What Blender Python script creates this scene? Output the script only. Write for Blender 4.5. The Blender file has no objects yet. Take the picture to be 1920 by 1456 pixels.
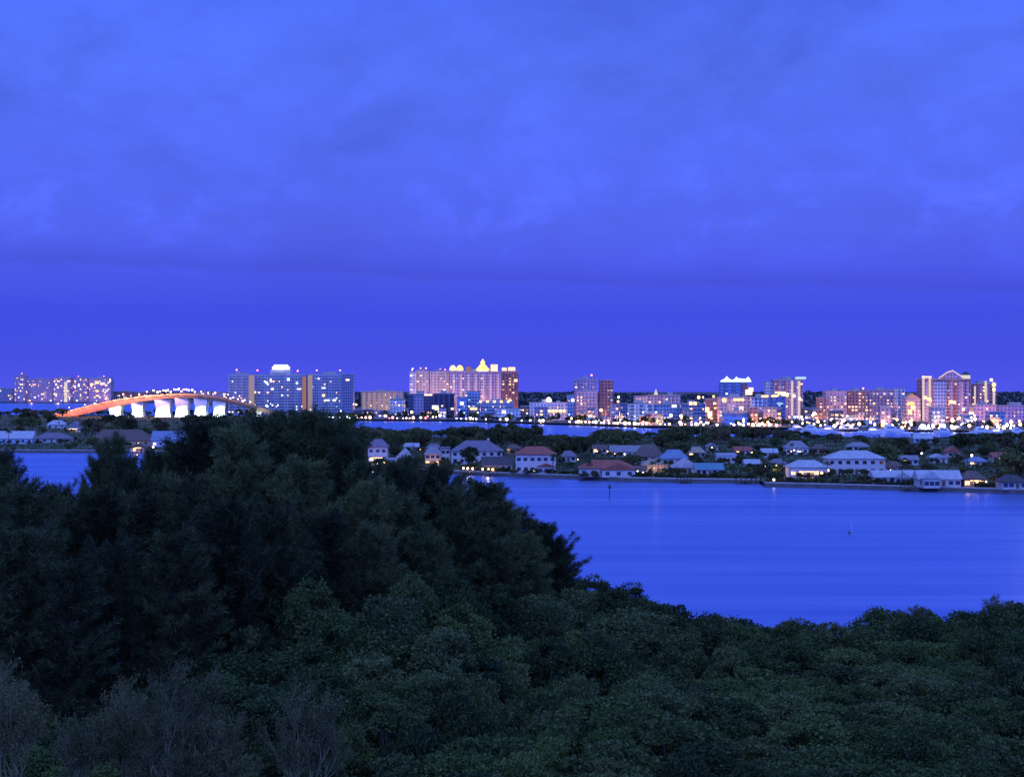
import bpy, math, random
import numpy as np
from mathutils import Vector, Matrix

random.seed(7)
rng = np.random.default_rng(11)
scene = bpy.context.scene
COL = scene.collection
R = math.radians
CAM_H, F, HOR = 36.0, 3840.0, 722.0          # eye height in metres, focal length in photo pixels, horizon row

def wx(px, d): return (px - 960.0) * d / F
def wz(row, d): return CAM_H - (row - HOR) * d / F
def dist(row, z=0.0): return (CAM_H - z) * F / (row - HOR)
def row_of(z, d): return HOR + (CAM_H - z) * F / d

# ------------------------------------------------------------------ objects
def empty(name, loc, rz=0.0, label=None, cat=None, group=None):
    o = bpy.data.objects.new(name, None); COL.objects.link(o)
    o.empty_display_size = 0.5
    o.location = loc; o.rotation_euler = (0, 0, rz)
    return tag(o, label, cat, group)

def tag(o, label=None, cat=None, group=None, kind=None):
    if label: o['label'] = label
    if cat: o['category'] = cat
    if group: o['group'] = group
    if kind: o['kind'] = kind
    return o

def mobj(name, me, parent=None, loc=None, label=None):
    o = bpy.data.objects.new(name, me); COL.objects.link(o)
    if parent is not None: o.parent = parent
    if loc is not None: o.location = loc
    if label: o['label'] = label
    return o

class MB:
    def __init__(s): s.v = []; s.f = []
    def add(s, vs, fs):
        n = len(s.v); s.v += [tuple(p) for p in vs]; s.f += [tuple(i + n for i in f) for f in fs]; return s
    def box(s, x0, x1, y0, y1, z0, z1):
        return s.add([(x0,y0,z0),(x1,y0,z0),(x1,y1,z0),(x0,y1,z0),(x0,y0,z1),(x1,y0,z1),(x1,y1,z1),(x0,y1,z1)],
              [(0,3,2,1),(4,5,6,7),(0,1,5,4),(1,2,6,5),(2,3,7,6),(3,0,4,7)])
    def prism(s, poly, z0, z1):
        n = len(poly)
        vs = [(x,y,z0) for x,y in poly] + [(x,y,z1) for x,y in poly]
        fs = [tuple(range(n-1,-1,-1)), tuple(range(n,2*n))] + [(i,(i+1)%n,n+(i+1)%n,n+i) for i in range(n)]
        return s.add(vs, fs)
    def front(s, poly, y0, y1):                     # polygon in x,z pulled along y
        n = len(poly)
        vs = [(x,y0,z) for x,z in poly] + [(x,y1,z) for x,z in poly]
        fs = [tuple(range(n)), tuple(range(2*n-1,n-1,-1))] + [((i+1)%n,i,n+i,n+(i+1)%n) for i in range(n)]
        return s.add(vs, fs)
    def frus(s, x0,x1,y0,y1,z0, X0,X1,Y0,Y1,z1):
        return s.add([(x0,y0,z0),(x1,y0,z0),(x1,y1,z0),(x0,y1,z0),(X0,Y0,z1),(X1,Y0,z1),(X1,Y1,z1),(X0,Y1,z1)],
              [(0,3,2,1),(4,5,6,7),(0,1,5,4),(1,2,6,5),(2,3,7,6),(3,0,4,7)])
    def cyl(s, x, y, z0, z1, r0, r1=None, n=12):
        r1 = r0 if r1 is None else r1
        vs = [(x+r0*math.cos(2*math.pi*i/n), y+r0*math.sin(2*math.pi*i/n), z0) for i in range(n)]
        vs += [(x+r1*math.cos(2*math.pi*i/n), y+r1*math.sin(2*math.pi*i/n), z1) for i in range(n)]
        fs = [tuple(range(n-1,-1,-1)), tuple(range(n,2*n))] + [(i,(i+1)%n,n+(i+1)%n,n+i) for i in range(n)]
        return s.add(vs, fs)
    def ball(s, x, y, z, rx, ry=None, rz=None, n=10, m=6):
        ry = rx if ry is None else ry; rz = rx if rz is None else rz
        vs = [(x,y,z-rz)]; fs = []
        for j in range(1, m):
            t = -math.pi/2 + math.pi*j/m
            for i in range(n):
                a = 2*math.pi*i/n
                vs.append((x+rx*math.cos(t)*math.cos(a), y+ry*math.cos(t)*math.sin(a), z+rz*math.sin(t)))
        vs.append((x,y,z+rz)); top = len(vs)-1
        for i in range(n): fs.append((0, 1+(i+1)%n, 1+i))
        for j in range(m-2):
            for i in range(n):
                a, b = 1+j*n+i, 1+j*n+(i+1)%n
                fs.append((a, b, b+n, a+n))
        for i in range(n): fs.append((1+(m-2)*n+i, 1+(m-2)*n+(i+1)%n, top))
        return s.add(vs, fs)
    def tube(s, pts, r0, r1, n=5):
        base = len(s.v); k = len(pts)
        for j, p in enumerate(pts):
            p = Vector(p)
            t = (Vector(pts[min(j+1,k-1)]) - Vector(pts[max(j-1,0)]))
            t = t.normalized() if t.length > 1e-6 else Vector((0,0,1))
            a = t.orthogonal().normalized(); b = t.cross(a)
            r = r0 + (r1-r0)*j/max(1,k-1)
            for i in range(n):
                q = p + (a*math.cos(2*math.pi*i/n) + b*math.sin(2*math.pi*i/n))*r
                s.v.append(tuple(q))
        for j in range(k-1):
            for i in range(n):
                a0 = base+j*n+i; a1 = base+j*n+(i+1)%n
                s.f.append((a0, a1, a1+n, a0+n))
        s.f.append(tuple(base+(k-1)*n+i for i in range(n)))
        return s
    def mesh(s, name, mat):
        me = bpy.data.meshes.new(name); me.from_pydata(s.v, [], s.f); me.update()
        if mat: me.materials.append(mat)
        return me
    def build(s, name, mat, parent=None, loc=None, label=None):
        return mobj(name, s.mesh(name, mat), parent, loc, label)

# ------------------------------------------------------------------ materials
class NT:
    def __init__(s, tree): s.t = tree; s.n = tree.nodes; s.l = tree.links
    def new(s, typ, **kw):
        n = s.n.new(typ)
        for k, v in kw.items(): setattr(n, k, v)
        return n
    def put(s, sock, val):
        if isinstance(val, bpy.types.NodeSocket): s.l.new(val, sock)
        else: sock.default_value = val
    def m(s, op, a, b=0.0, c=None, clamp=False):
        n = s.new('ShaderNodeMath', operation=op, use_clamp=clamp)
        s.put(n.inputs[0], a); s.put(n.inputs[1], b)
        if c is not None: s.put(n.inputs[2], c)
        return n.outputs[0]
    def mix(s, fac, a, b, blend='MIX'):
        n = s.new('ShaderNodeMix', data_type='RGBA', blend_type=blend)
        s.put(n.inputs['Factor'], fac); s.put(n.inputs[6], a); s.put(n.inputs[7], b)
        return n.outputs[2]
    def noise(s, vec, scale, detail=3.0, rough=0.55, dist_=0.0):
        n = s.new('ShaderNodeTexNoise')
        if vec is not None: s.l.new(vec, n.inputs['Vector'])
        n.inputs['Scale'].default_value = scale; n.inputs['Detail'].default_value = detail
        n.inputs['Roughness'].default_value = rough; n.inputs['Distortion'].default_value = dist_
        return n.outputs[0]
    def ramp(s, fac, stops, interp='LINEAR'):
        n = s.new('ShaderNodeValToRGB'); cr = n.color_ramp; cr.interpolation = interp
        while len(cr.elements) < len(stops): cr.elements.new(0.5)
        for e, (p, c) in zip(cr.elements, stops):
            e.position = p; e.color = (*c, 1) if len(c) == 3 else c
        s.l.new(fac, n.inputs[0]); return n.outputs[0]
    def mapping(s, vec, scale=(1,1,1), loc=(0,0,0)):
        n = s.new('ShaderNodeMapping'); s.l.new(vec, n.inputs[0])
        n.inputs['Scale'].default_value = scale; n.inputs['Location'].default_value = loc
        return n.outputs[0]

def srgb(r, g, b):
    f = lambda c: ((c/255+0.055)/1.055)**2.4 if c > 10 else c/255/12.92
    return (f(r), f(g), f(b))

MATS = {}
def new_mat(name):
    m = bpy.data.materials.new(name); m.use_nodes = True
    nt = NT(m.node_tree); nt.n.clear()
    out = nt.new('ShaderNodeOutputMaterial')
    return m, nt, out

def plain(name, col, rough=0.8, var=0.25, scale=0.6, metal=0.0):
    if name in MATS: return MATS[name]
    m, nt, out = new_mat(name)
    b = nt.new('ShaderNodeBsdfPrincipled')
    tc = nt.new('ShaderNodeTexCoord')
    nz = nt.noise(tc.outputs['Object'], scale, 5.0, 0.6)
    dark = tuple(c*(1-var) for c in col); lite = tuple(min(1, c*(1+var)) for c in col)
    nt.l.new(nt.ramp(nz, [(0.3, dark), (0.7, lite)]), b.inputs['Base Color'])
    b.inputs['Roughness'].default_value = rough; b.inputs['Metallic'].default_value = metal
    nt.l.new(b.outputs[0], out.inputs[0]); MATS[name] = m; return m

def emit(name, col, strength, sampled=False):
    if name in MATS: return MATS[name]
    m, nt, out = new_mat(name)
    e = nt.new('ShaderNodeEmission'); e.inputs[0].default_value = (*col, 1); e.inputs[1].default_value = strength
    nt.l.new(e.outputs[0], out.inputs[0])
    m.cycles.emission_sampling = 'AUTO' if sampled else 'NONE'
    MATS[name] = m; return m

def facade(name, wall, glass, bw=3.4, fh=3.2, fx=0.66, fz=0.6, rough=0.7):
    """wall with a grid of unlit windows"""
    if name in MATS: return MATS[name]
    m, nt, out = new_mat(name)
    tc = nt.new('ShaderNodeTexCoord')
    sp = nt.new('ShaderNodeSeparateXYZ'); nt.l.new(tc.outputs['Object'], sp.inputs[0])
    u = nt.m('DIVIDE', nt.m('ADD', sp.outputs[0], sp.outputs[1]), bw)
    v = nt.m('DIVIDE', sp.outputs[2], fh)
    fu = nt.m('FRACT', u); fv = nt.m('FRACT', v)
    a = nt.m('LESS_THAN', nt.m('ABSOLUTE', nt.m('SUBTRACT', fu, 0.5)), fx/2)
    b_ = nt.m('LESS_THAN', nt.m('ABSOLUTE', nt.m('SUBTRACT', fv, 0.5)), fz/2)
    mask = nt.m('MULTIPLY', a, b_)
    cb = nt.new('ShaderNodeCombineXYZ'); nt.l.new(nt.m('FLOOR', u), cb.inputs[0]); nt.l.new(nt.m('FLOOR', v), cb.inputs[2])
    wn = nt.new('ShaderNodeTexWhiteNoise'); nt.l.new(cb.outputs[0], wn.inputs[0])
    g = nt.mix(nt.m('ADD', 0.22, nt.m('MULTIPLY', wn.outputs[0], 0.75)), (*glass, 1), (*[min(1, c*0.35+w*0.4) for c, w in zip(glass, wall)], 1))
    nz = nt.noise(tc.outputs['Object'], 0.12, 4.0)
    w = nt.ramp(nz, [(0.25, tuple(c*0.72 for c in wall)), (0.75, tuple(min(1, c*1.2) for c in wall))])
    b = nt.new('ShaderNodeBsdfPrincipled')
    nt.l.new(nt.mix(mask, w, g), b.inputs['Base Color'])
    nt.l.new(nt.m('SUBTRACT', rough, nt.m('MULTIPLY', mask, rough-0.18)), b.inputs['Roughness'])
    nt.l.new(b.outputs[0], out.inputs[0]); MATS[name] = m; return m

def leafmat(name, dark, lite, scale=0.5, rough=0.7, trans=0.15):
    if name in MATS: return MATS[name]
    m, nt, out = new_mat(name)
    tc = nt.new('ShaderNodeTexCoord'); oi = nt.new('ShaderNodeObjectInfo'); gi = nt.new('ShaderNodeNewGeometry')
    nz = nt.noise(tc.outputs['Object'], scale, 3.0)
    fac = nt.m('ADD', nt.m('MULTIPLY', nz, 0.9), nt.m('MULTIPLY', nt.m('SUBTRACT', oi.outputs['Random'], 0.5), 0.5))
    fac = nt.m('ADD', fac, nt.m('MULTIPLY', nt.m('SUBTRACT', gi.outputs['Random Per Island'], 0.5), 0.45), clamp=True)
    col = nt.ramp(fac, [(0.2, dark), (0.75, lite)])
    b = nt.new('ShaderNodeBsdfPrincipled'); nt.l.new(col, b.inputs['Base Color'])
    b.inputs['Roughness'].default_value = rough; b.inputs['Specular IOR Level'].default_value = 0.25
    t = nt.new('ShaderNodeBsdfTranslucent'); nt.l.new(col, t.inputs[0])
    mx = nt.new('ShaderNodeMixShader'); mx.inputs[0].default_value = trans
    nt.l.new(b.outputs[0], mx.inputs[1]); nt.l.new(t.outputs[0], mx.inputs[2])
    nt.l.new(mx.outputs[0], out.inputs[0]); MATS[name] = m; return m

WARM, PEACH, WHITE, GREENW, RED = (1, .46, .16), (1, .62, .38), (1, .88, .80), (.86, 1, .90), (1, .18, .14)
M_lampW = emit('lamp_warm', WARM, 13); M_lampP = emit('lamp_peach', PEACH, 13); M_lampC = emit('lamp_white', WHITE, 15)
M_lampG = emit('lamp_greenish', GREENW, 15); M_lampR = emit('lamp_red', RED, 9)
M_winW = emit('window_warm', (1, .56, .26), 2.6); M_winP = emit('window_pink', (1, .64, .50), 1.9)
M_winC = emit('window_cool', (.85, .88, 1), 2.2); M_winD = emit('window_dim', (1, .58, .40), 0.75)
M_winB = emit('window_bluish', (.35, .55, 1), 1.1)
M_glass = plain('dark_glass', (.02, .025, .035), 0.12, 0.3)
M_concrete = plain('concrete', (.36, .35, .33), 0.85, 0.25, 0.3)
M_pale = plain('pale_concrete', (.55, .53, .50), 0.8, 0.15, 0.3)
M_white = plain('white_paint', (.78, .78, .78), 0.6, 0.08, 0.4)
M_darkmetal = plain('dark_metal', (.05, .05, .055), 0.5, 0.2)
M_bark = plain('bark', (.085, .07, .055), 0.9, 0.4, 2.0)
M_greybark = plain('grey_bark', (.16, .14, .065), 0.9, 0.35, 2.0)
M_timber = plain('timber', (.12, .09, .065), 0.9, 0.3, 1.0)

# ------------------------------------------------------------------ world
world = bpy.data.worlds.new("World"); scene.world = world; world.use_nodes = True
nt = NT(world.node_tree); nt.n.clear()
SUN_EL, SUN_AZ = R(4), R(200)
out = nt.new('ShaderNodeOutputWorld'); bg = nt.new('ShaderNodeBackground')
sky = nt.new('ShaderNodeTexSky'); sky.sky_type = 'NISHITA'; sky.sun_disc = False
sky.sun_elevation = SUN_EL; sky.sun_rotation = SUN_AZ
tc = nt.new('ShaderNodeTexCoord'); sp = nt.new('ShaderNodeSeparateXYZ'); nt.l.new(tc.outputs['Generated'], sp.inputs[0])
X, Y, Z = sp.outputs
zf = nt.m('MULTIPLY', nt.m('ADD', Z, 0.05), 2.0, clamp=True)               # z -0.05..0.45 -> 0..1
def st(z, c): return ((z+0.05)*2.0, c)
grad = nt.ramp(zf, [st(-0.05, srgb(40, 50, 190)), st(-0.008, srgb(76, 88, 250)), st(0.0, srgb(80, 88, 246)), st(0.014, srgb(67, 83, 240)), st(0.035, srgb(60, 79, 240)),
                    st(0.052, srgb(70, 88, 244)), st(0.075, srgb(80, 102, 250)), st(0.11, srgb(82, 109, 254)), st(0.15, srgb(82, 115, 255)),
                    st(0.19, srgb(78, 113, 255)), st(0.45, srgb(118, 150, 255))])
cb = nt.new('ShaderNodeCombineXYZ'); nt.l.new(X, cb.inputs[0]); nt.l.new(Z, cb.inputs[1]); nt.l.new(Y, cb.inputs[2])
v1 = nt.mapping(cb.outputs[0], (5.0, 7.5, 1.0), (3.1, 0.7, 0))
c1 = nt.noise(v1, 1.6, 5.0, 0.55, 0.6)
v2 = nt.mapping(cb.outputs[0], (9.0, 34.0, 1.0), (0.3, 1.7, 0))
c2 = nt.noise(v2, 1.4, 5.0, 0.6, 0.4)
# soft long cloud bank, thin, lying low and tilted, with a sharper lower edge
cen = nt.m('ADD', 0.0530, nt.m('MULTIPLY', X, -0.030))
off = nt.m('SUBTRACT', nt.m('SUBTRACT', Z, cen), nt.m('MULTIPLY', nt.m('SUBTRACT', c2, 0.5), 0.014))
upper = nt.m('SUBTRACT', 1.0, nt.m('DIVIDE', nt.m('MAXIMUM', off, 0.0), 0.013), clamp=True)
lower = nt.m('SUBTRACT', 1.0, nt.m('DIVIDE', nt.m('MAXIMUM', nt.m('MULTIPLY', off, -1.0), 0.0), 0.0035), clamp=True)
bank = nt.m('MULTIPLY', nt.m('MULTIPLY', upper, nt.m('MULTIPLY', upper, lower)), nt.m('ADD', 0.05, nt.m('MULTIPLY', c1, 0.16)))
# row of pale puffy cloud heads just above the bank
v3 = nt.mapping(cb.outputs[0], (14.0, 22.0, 1.0), (5.3, 2.2, 0))
c3 = nt.noise(v3, 1.5, 6.0, 0.62, 0.3)
puffz = nt.m('SUBTRACT', 1.0, nt.m('DIVIDE', nt.m('ABSOLUTE', nt.m('SUBTRACT', Z, 0.082)), 0.026), clamp=True)
puff = nt.m('MULTIPLY', nt.m('MULTIPLY', nt.m('SUBTRACT', c3, 0.5), 4.0, clamp=True), nt.m('MULTIPLY', puffz, 0.34))
cl = nt.m('ADD', nt.m('MULTIPLY', nt.m('SUBTRACT', c1, 0.5), 0.75), nt.m('MULTIPLY', nt.m('SUBTRACT', c3, 0.5), 0.50))
hi = nt.m('MULTIPLY', nt.m('SUBTRACT', Z, 0.03), 12.0, clamp=True)
mul = nt.m('ADD', nt.m('SUBTRACT', nt.m('ADD', 1.0, nt.m('MULTIPLY', cl, hi)), nt.m('MULTIPLY', bank, 0.8)), puff)
west = nt.m('MULTIPLY', nt.m('MULTIPLY', nt.m('SUBTRACT', 0.15, Y), 1.0, clamp=True), 2.5)     # afterglow side of the sky, behind the viewer
mul = nt.m('MULTIPLY', mul, nt.m('ADD', 1.0, west))
vm = nt.new('ShaderNodeVectorMath', operation='SCALE'); nt.l.new(grad, vm.inputs[0]); nt.l.new(nt.m('MULTIPLY', mul, 0.89), vm.inputs['Scale'])
ns = nt.new('ShaderNodeVectorMath', operation='SCALE'); nt.l.new(sky.outputs[0], ns.inputs[0]); ns.inputs['Scale'].default_value = 0.004
ad = nt.new('ShaderNodeVectorMath', operation='ADD'); nt.l.new(vm.outputs[0], ad.inputs[0]); nt.l.new(ns.outputs[0], ad.inputs[1])
nt.l.new(ad.outputs[0], bg.inputs[0]); bg.inputs[1].default_value = 1.0
nt.l.new(bg.outputs[0], out.inputs[0])

sun = bpy.data.lights.new('sun', 'SUN'); sun.energy = 0.03; sun.angle = R(12); sun.color = (1, .86, .74)
so = bpy.data.objects.new('sun', sun); COL.objects.link(so)
so.rotation_euler = (R(90)-SUN_EL, 0, math.pi - SUN_AZ + math.pi)

# ------------------------------------------------------------------ camera
cam = bpy.data.cameras.new('camera'); co = bpy.data.objects.new('camera', cam); COL.objects.link(co)
cam.sensor_width = 36; cam.lens = 72; cam.clip_start = 1; cam.clip_end = 200000
co.location = (0, 0, CAM_H); co.rotation_euler = (R(90) - math.atan(6/F), 0, 0)
scene.camera = co

# ------------------------------------------------------------------ land and water
def sheet(name, pts, z, mat):
    me = bpy.data.meshes.new(name); me.from_pydata([(x, y, z) for x, y in pts], [], [tuple(range(len(pts)))]); me.update()
    if me.polygons[0].normal.z < 0: me.flip_normals()
    me.materials.append(mat)
    return tag(mobj(name, me), kind='structure')

m, nt, out = new_mat('water')
tc = nt.new('ShaderNodeTexCoord')
band = nt.noise(nt.mapping(tc.outputs['Object'], (0.0032, 0.045, 1)), 1.0, 6.0, 0.68, 0.8)
wind = nt.noise(nt.mapping(tc.outputs['Object'], (0.006, 0.06, 1)), 1.0, 3.0, 0.5)
rip = nt.noise(nt.mapping(tc.outputs['Object'], (0.09, 0.5, 1)), 1.0, 3.0, 0.6)
g = nt.new('ShaderNodeBsdfGlossy'); g.inputs['Roughness'].default_value = 0.30
fac = nt.m('ADD', nt.m('MULTIPLY', band, 0.7), nt.m('MULTIPLY', wind, 0.3))
nt.l.new(nt.ramp(fac, [(0.36, (.27, .40, .80)), (0.62, (.44, .57, .95))]), g.inputs[0])
bp = nt.new('ShaderNodeBump'); bp.inputs['Strength'].default_value = 0.22; bp.inputs['Distance'].default_value = 0.35
nt.l.new(rip, bp.inputs['Height']); nt.l.new(bp.outputs[0], g.inputs['Normal'])
df = nt.new('ShaderNodeBsdfDiffuse'); df.inputs[0].default_value = (.02, .04, .20, 1)
mx = nt.new('ShaderNodeMixShader'); mx.inputs[0].default_value = 0.90
nt.l.new(df.outputs[0], mx.inputs[1]); nt.l.new(g.outputs[0], mx.inputs[2]); nt.l.new(mx.outputs[0], out.inputs[0])
M_water = m
sheet('water', [(-9000, -200), (9000, -200), (14000, 10600), (-14000, 10600)], 0.0, M_water)   # ends at the true sea horizon for this eye height

M_soil = plain('dark_soil', (.035, .04, .022), 0.95, 0.5, 0.15)
M_lawn = plain('lawn', (.05, .075, .028), 0.95, 0.45, 0.05)
M_city = plain('city_ground', (.07, .07, .065), 0.9, 0.4, 0.02)
M_sand = plain('sand', (.22, .21, .19), 0.9, 0.2, 0.2)

PP = lambda lst: [(wx(px, d), d) for px, d in lst]
sheet('near_ground', PP([(-900, 20), (2900, 20), (2500, 225), (2050, 254), (1500, 254), (1100, 258), (900, 262), (500, 300), (260, 320), (60, 310), (-700, 300)]), 0.9, M_soil)

ISL_FRONT = [(-400, 1085), (0, 1095), (160, 1090), (330, 1075), (520, 980), (640, 900), (760, 850), (860, 828), (930, 812), (1060, 790), (1180, 766), (1300, 757), (1424, 752)]
ISL_FRONT2 = [(1434, 727), (1560, 716), (1700, 702), (1820, 690), (1920, 680), (2400, 640)]
ISL_BACK = [(2400, 1330), (1900, 1340), (1500, 1380), (1140, 1400), (1080, 1390), (900, 1400), (700, 1420), (560, 1500), (545, 2360), (100, 2420), (-500, 2440)]
sheet('island_ground', PP(ISL_FRONT + ISL_FRONT2 + ISL_BACK), 1.2, M_lawn)
def shore_d(px):
    pts = [(-500, 4200), (380, 4150), (470, 2300), (660, 2066), (860, 2035), (1000, 1896), (1100, 1820), (1200, 1732), (1300, 1706), (1450, 1668), (1600, 1585), (1920, 1560), (2600, 1540)]
    return float(np.interp(px, [p[0] for p in pts], [p[1] for p in pts]))
sheet('city_ground', PP([(-3000, 4300), (-500, 4200), (380, 4150), (470, 2300), (660, 2066), (860, 2035), (1000, 1896), (1100, 1820), (1200, 1732), (1300, 1706), (1450, 1668), (1600, 1585), (1920, 1560), (2600, 1540), (3600, 1560)]) + [(12000, 10500), (-12000, 10500)], 1.6, M_city)

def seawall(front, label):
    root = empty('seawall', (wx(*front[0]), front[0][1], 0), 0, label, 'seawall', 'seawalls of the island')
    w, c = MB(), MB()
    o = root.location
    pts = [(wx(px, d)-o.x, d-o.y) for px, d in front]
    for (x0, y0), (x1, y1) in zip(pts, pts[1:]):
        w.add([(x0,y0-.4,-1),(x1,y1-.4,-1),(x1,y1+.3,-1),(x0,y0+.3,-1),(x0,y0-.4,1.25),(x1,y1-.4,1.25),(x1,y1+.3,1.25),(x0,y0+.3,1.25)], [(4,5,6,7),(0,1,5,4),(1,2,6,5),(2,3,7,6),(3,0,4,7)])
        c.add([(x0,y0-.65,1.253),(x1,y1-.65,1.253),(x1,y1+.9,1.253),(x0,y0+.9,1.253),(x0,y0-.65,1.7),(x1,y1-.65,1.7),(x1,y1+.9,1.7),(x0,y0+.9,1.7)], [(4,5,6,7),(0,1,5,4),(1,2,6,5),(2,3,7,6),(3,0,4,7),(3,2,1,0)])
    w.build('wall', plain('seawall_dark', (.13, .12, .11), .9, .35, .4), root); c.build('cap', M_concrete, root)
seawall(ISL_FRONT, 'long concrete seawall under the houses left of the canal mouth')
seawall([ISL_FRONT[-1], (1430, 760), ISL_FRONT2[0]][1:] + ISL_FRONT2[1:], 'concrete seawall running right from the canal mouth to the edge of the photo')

# ------------------------------------------------------------------ foliage
def leaf_mesh(name, C, U, V, mat):
    n = len(C); co_ = np.empty((n, 4, 3), dtype=np.float32)
    co_[:,0] = C - U; co_[:,1] = C + V - U*0.1; co_[:,2] = C + U; co_[:,3] = C - V - U*0.1
    me = bpy.data.meshes.new(name)
    me.vertices.add(n*4); me.vertices.foreach_set('co', co_.ravel())
    me.loops.add(n*4); me.loops.foreach_set('vertex_index', np.arange(n*4, dtype=np.int32))
    me.polygons.add(n); me.polygons.foreach_set('loop_start', np.arange(0, n*4, 4, dtype=np.int32))
    me.polygons.foreach_set('loop_total', np.full(n, 4, dtype=np.int32))
    me.update(); me.validate(); me.materials.append(mat); return me
def unit(a): return a / np.maximum(1e-6, np.linalg.norm(a, axis=1, keepdims=True))
def perp(U):
    W = rng.normal(size=U.shape); return unit(np.cross(U, W))

def round_tree(name, r, h, nclump, per, leaf, mats, flat=0.7, base=0.3, seed=0):
    """crown of leafy clumps over a branching trunk: radius r, total height h"""
    zc = h*(base+1)/2; rz = h*(1-base)/2
    Cs, Us, Vs, cl = [], [], [], []
    for k in range(nclump):
        while True:
            p = rng.uniform(-1, 1, 3)
            q = np.linalg.norm(p)
            if 0.35 < q < 0.95 and p[2] > -0.6: break
        p = p/q*(q**0.5)
        c = np.array([p[0]*r*0.78, p[1]*r*0.78, zc + p[2]*rz*0.8]); cl.append(c)
        cr = r*rng.uniform(0.18, 0.42)
        n = int(per*rng.uniform(0.7, 1.3))
        d = unit(rng.normal(size=(n, 3))); rad = rng.uniform(0.35, 1.0, (n, 1))**0.5 * rng.uniform(.75, 1.2, (n, 1))
        P = c + d*rad*np.array([cr, cr, cr*flat])
        u = unit(d*np.array([1, 1, .6]) + rng.normal(size=(n, 3))*0.8)
        v = unit(np.cross(u, np.cross(u, np.array([0, 0, 1.0])) + rng.normal(size=(n, 3))*0.7))
        s = leaf*rng.uniform(0.55, 1.25, (n, 1))
        Cs.append(P); Us.append(u*s); Vs.append(v*s*rng.uniform(.45, .7, (n, 1)))
    crown = leaf_mesh(name+'_crown', np.concatenate(Cs), np.concatenate(Us), np.concatenate(Vs), mats[0])
    t = MB(); tr = max(0.12, r*0.055)
    fork = h*base*rng.uniform(.7, 1.0); lean = rng.uniform(-.15, .15, 2)*h*0.3
    t.tube([(0,0,-0.4), (lean[0]*.4, lean[1]*.4, fork*.5), (lean[0], lean[1], fork)], tr*1.3, tr*.9, 6)
    for c in cl[:9]:
        mid = (np.array([lean[0], lean[1], fork])+c)/2 + rng.normal(size=3)*r*0.06
        t.tube([(lean[0], lean[1], fork-.1), tuple(mid), tuple(c)], tr*.55, tr*.18, 5)
    return crown, t.mesh(name+'_trunk', mats[1])

def wispy_pine(name, H, rmax, nb, mats, low=0.22):
    """tall Australian-pine habit: plumes of fine needles on ascending branches"""
    t = MB(); bend = rng.uniform(-1, 1, 2)*H*0.03
    ax = lambda s: np.array([bend[0]*s*s + .15*math.sin(5*s), bend[1]*s*s, H*s])
    t.tube([tuple(ax(s)) for s in np.linspace(-0.02, 0.97, 10)], H*0.014, 0.04, 6)
    Cs, Us, Vs = [], [], []
    lobes = rng.uniform(0.45, 1.5, 9)
    for k in range(nb):
        s = low + (0.99-low)*((k+rng.uniform(0, 1))/nb)**0.85
        a = rng.uniform(0, 2*math.pi)
        prof = (1-s)**0.62*1.05*min(1, (s-low)*5+0.35)
        L = rmax*(prof*rng.uniform(.55, 1.2)*lobes[int(a/(2*math.pi)*9) % 9]) + 0.7
        up = 0.45 + 1.25*s + rng.uniform(-.25, .5)
        o = ax(s); d = np.array([math.cos(a), math.sin(a), 0])
        pts = [o + d*L*q + np.array([0, 0, 1])*(up*L*q - 0.38*L*q*q) for q in (0, .3, .6, .85, 1)]
        t.tube([tuple(p) for p in pts], 0.05+0.012*L, 0.015, 4)
        ns = int(12 + 15*L)
        q = rng.uniform(0.12, 1.05, ns)
        P = o + d*(L*q)[:,None] + np.array([0, 0, 1])*((up*L*q - 0.38*L*q*q))[:,None]
        # each spray: several drooping needles
        for rep in range(6):
            n = ns
            out_ = unit(d*0.7 + rng.normal(size=(n, 3))*0.6 + np.array([0, 0, 0.55]))
            ln = rng.uniform(0.20, 0.62, (n, 1))*(0.75 + 0.05*L)
            c = P + rng.normal(size=(n, 3))*0.16 + out_*ln*0.8
            Cs.append(c); Us.append(out_*ln); Vs.append(perp(out_)*rng.uniform(.020, .048, (n, 1)))
    crown = leaf_mesh(name+'_crown', np.concatenate(Cs), np.concatenate(Us), np.concatenate(Vs), mats[0])
    return crown, t.mesh(name+'_trunk', mats[1])

def palm(name, H, mats, fr=16):
    t = MB(); b = rng.uniform(-.6, .6, 2)
    t.tube([(b[0]*s*s, b[1]*s*s, H*s) for s in (-.03, .3, .6, .85, 1)], .22, .15, 6)
    c = MB()
    for k in range(fr):
        a = 2*math.pi*k/fr + rng.uniform(-.2, .2); el = rng.uniform(-.1, 1.1); L = rng.uniform(2.2, 3.0)
        p0 = None
        for q in np.linspace(0, 1, 6):
            x = L*q*math.cos(el*.8); z = H + L*q*math.sin(el) - 1.5*q*q
            wdt = .50*(1-abs(q-.45)*1.5)+.06
            l = Vector((b[0]+x*math.cos(a)-wdt*math.sin(a), b[1]+x*math.sin(a)+wdt*math.cos(a), z-wdt*.5))
            r = Vector((b[0]+x*math.cos(a)+wdt*math.sin(a), b[1]+x*math.sin(a)-wdt*math.cos(a), z-wdt*.5))
            mm = Vector((b[0]+x*math.cos(a), b[1]+x*math.sin(a), z))
            if p0: c.add([p0[0], p0[1], p0[2], l, mm, r], [(0,1,4,3), (1,2,5,4)])
            p0 = (l, mm, r)
    return c.mesh(name+'_crown', mats[0]), t.mesh(name+'_trunk', mats[1])

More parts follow.
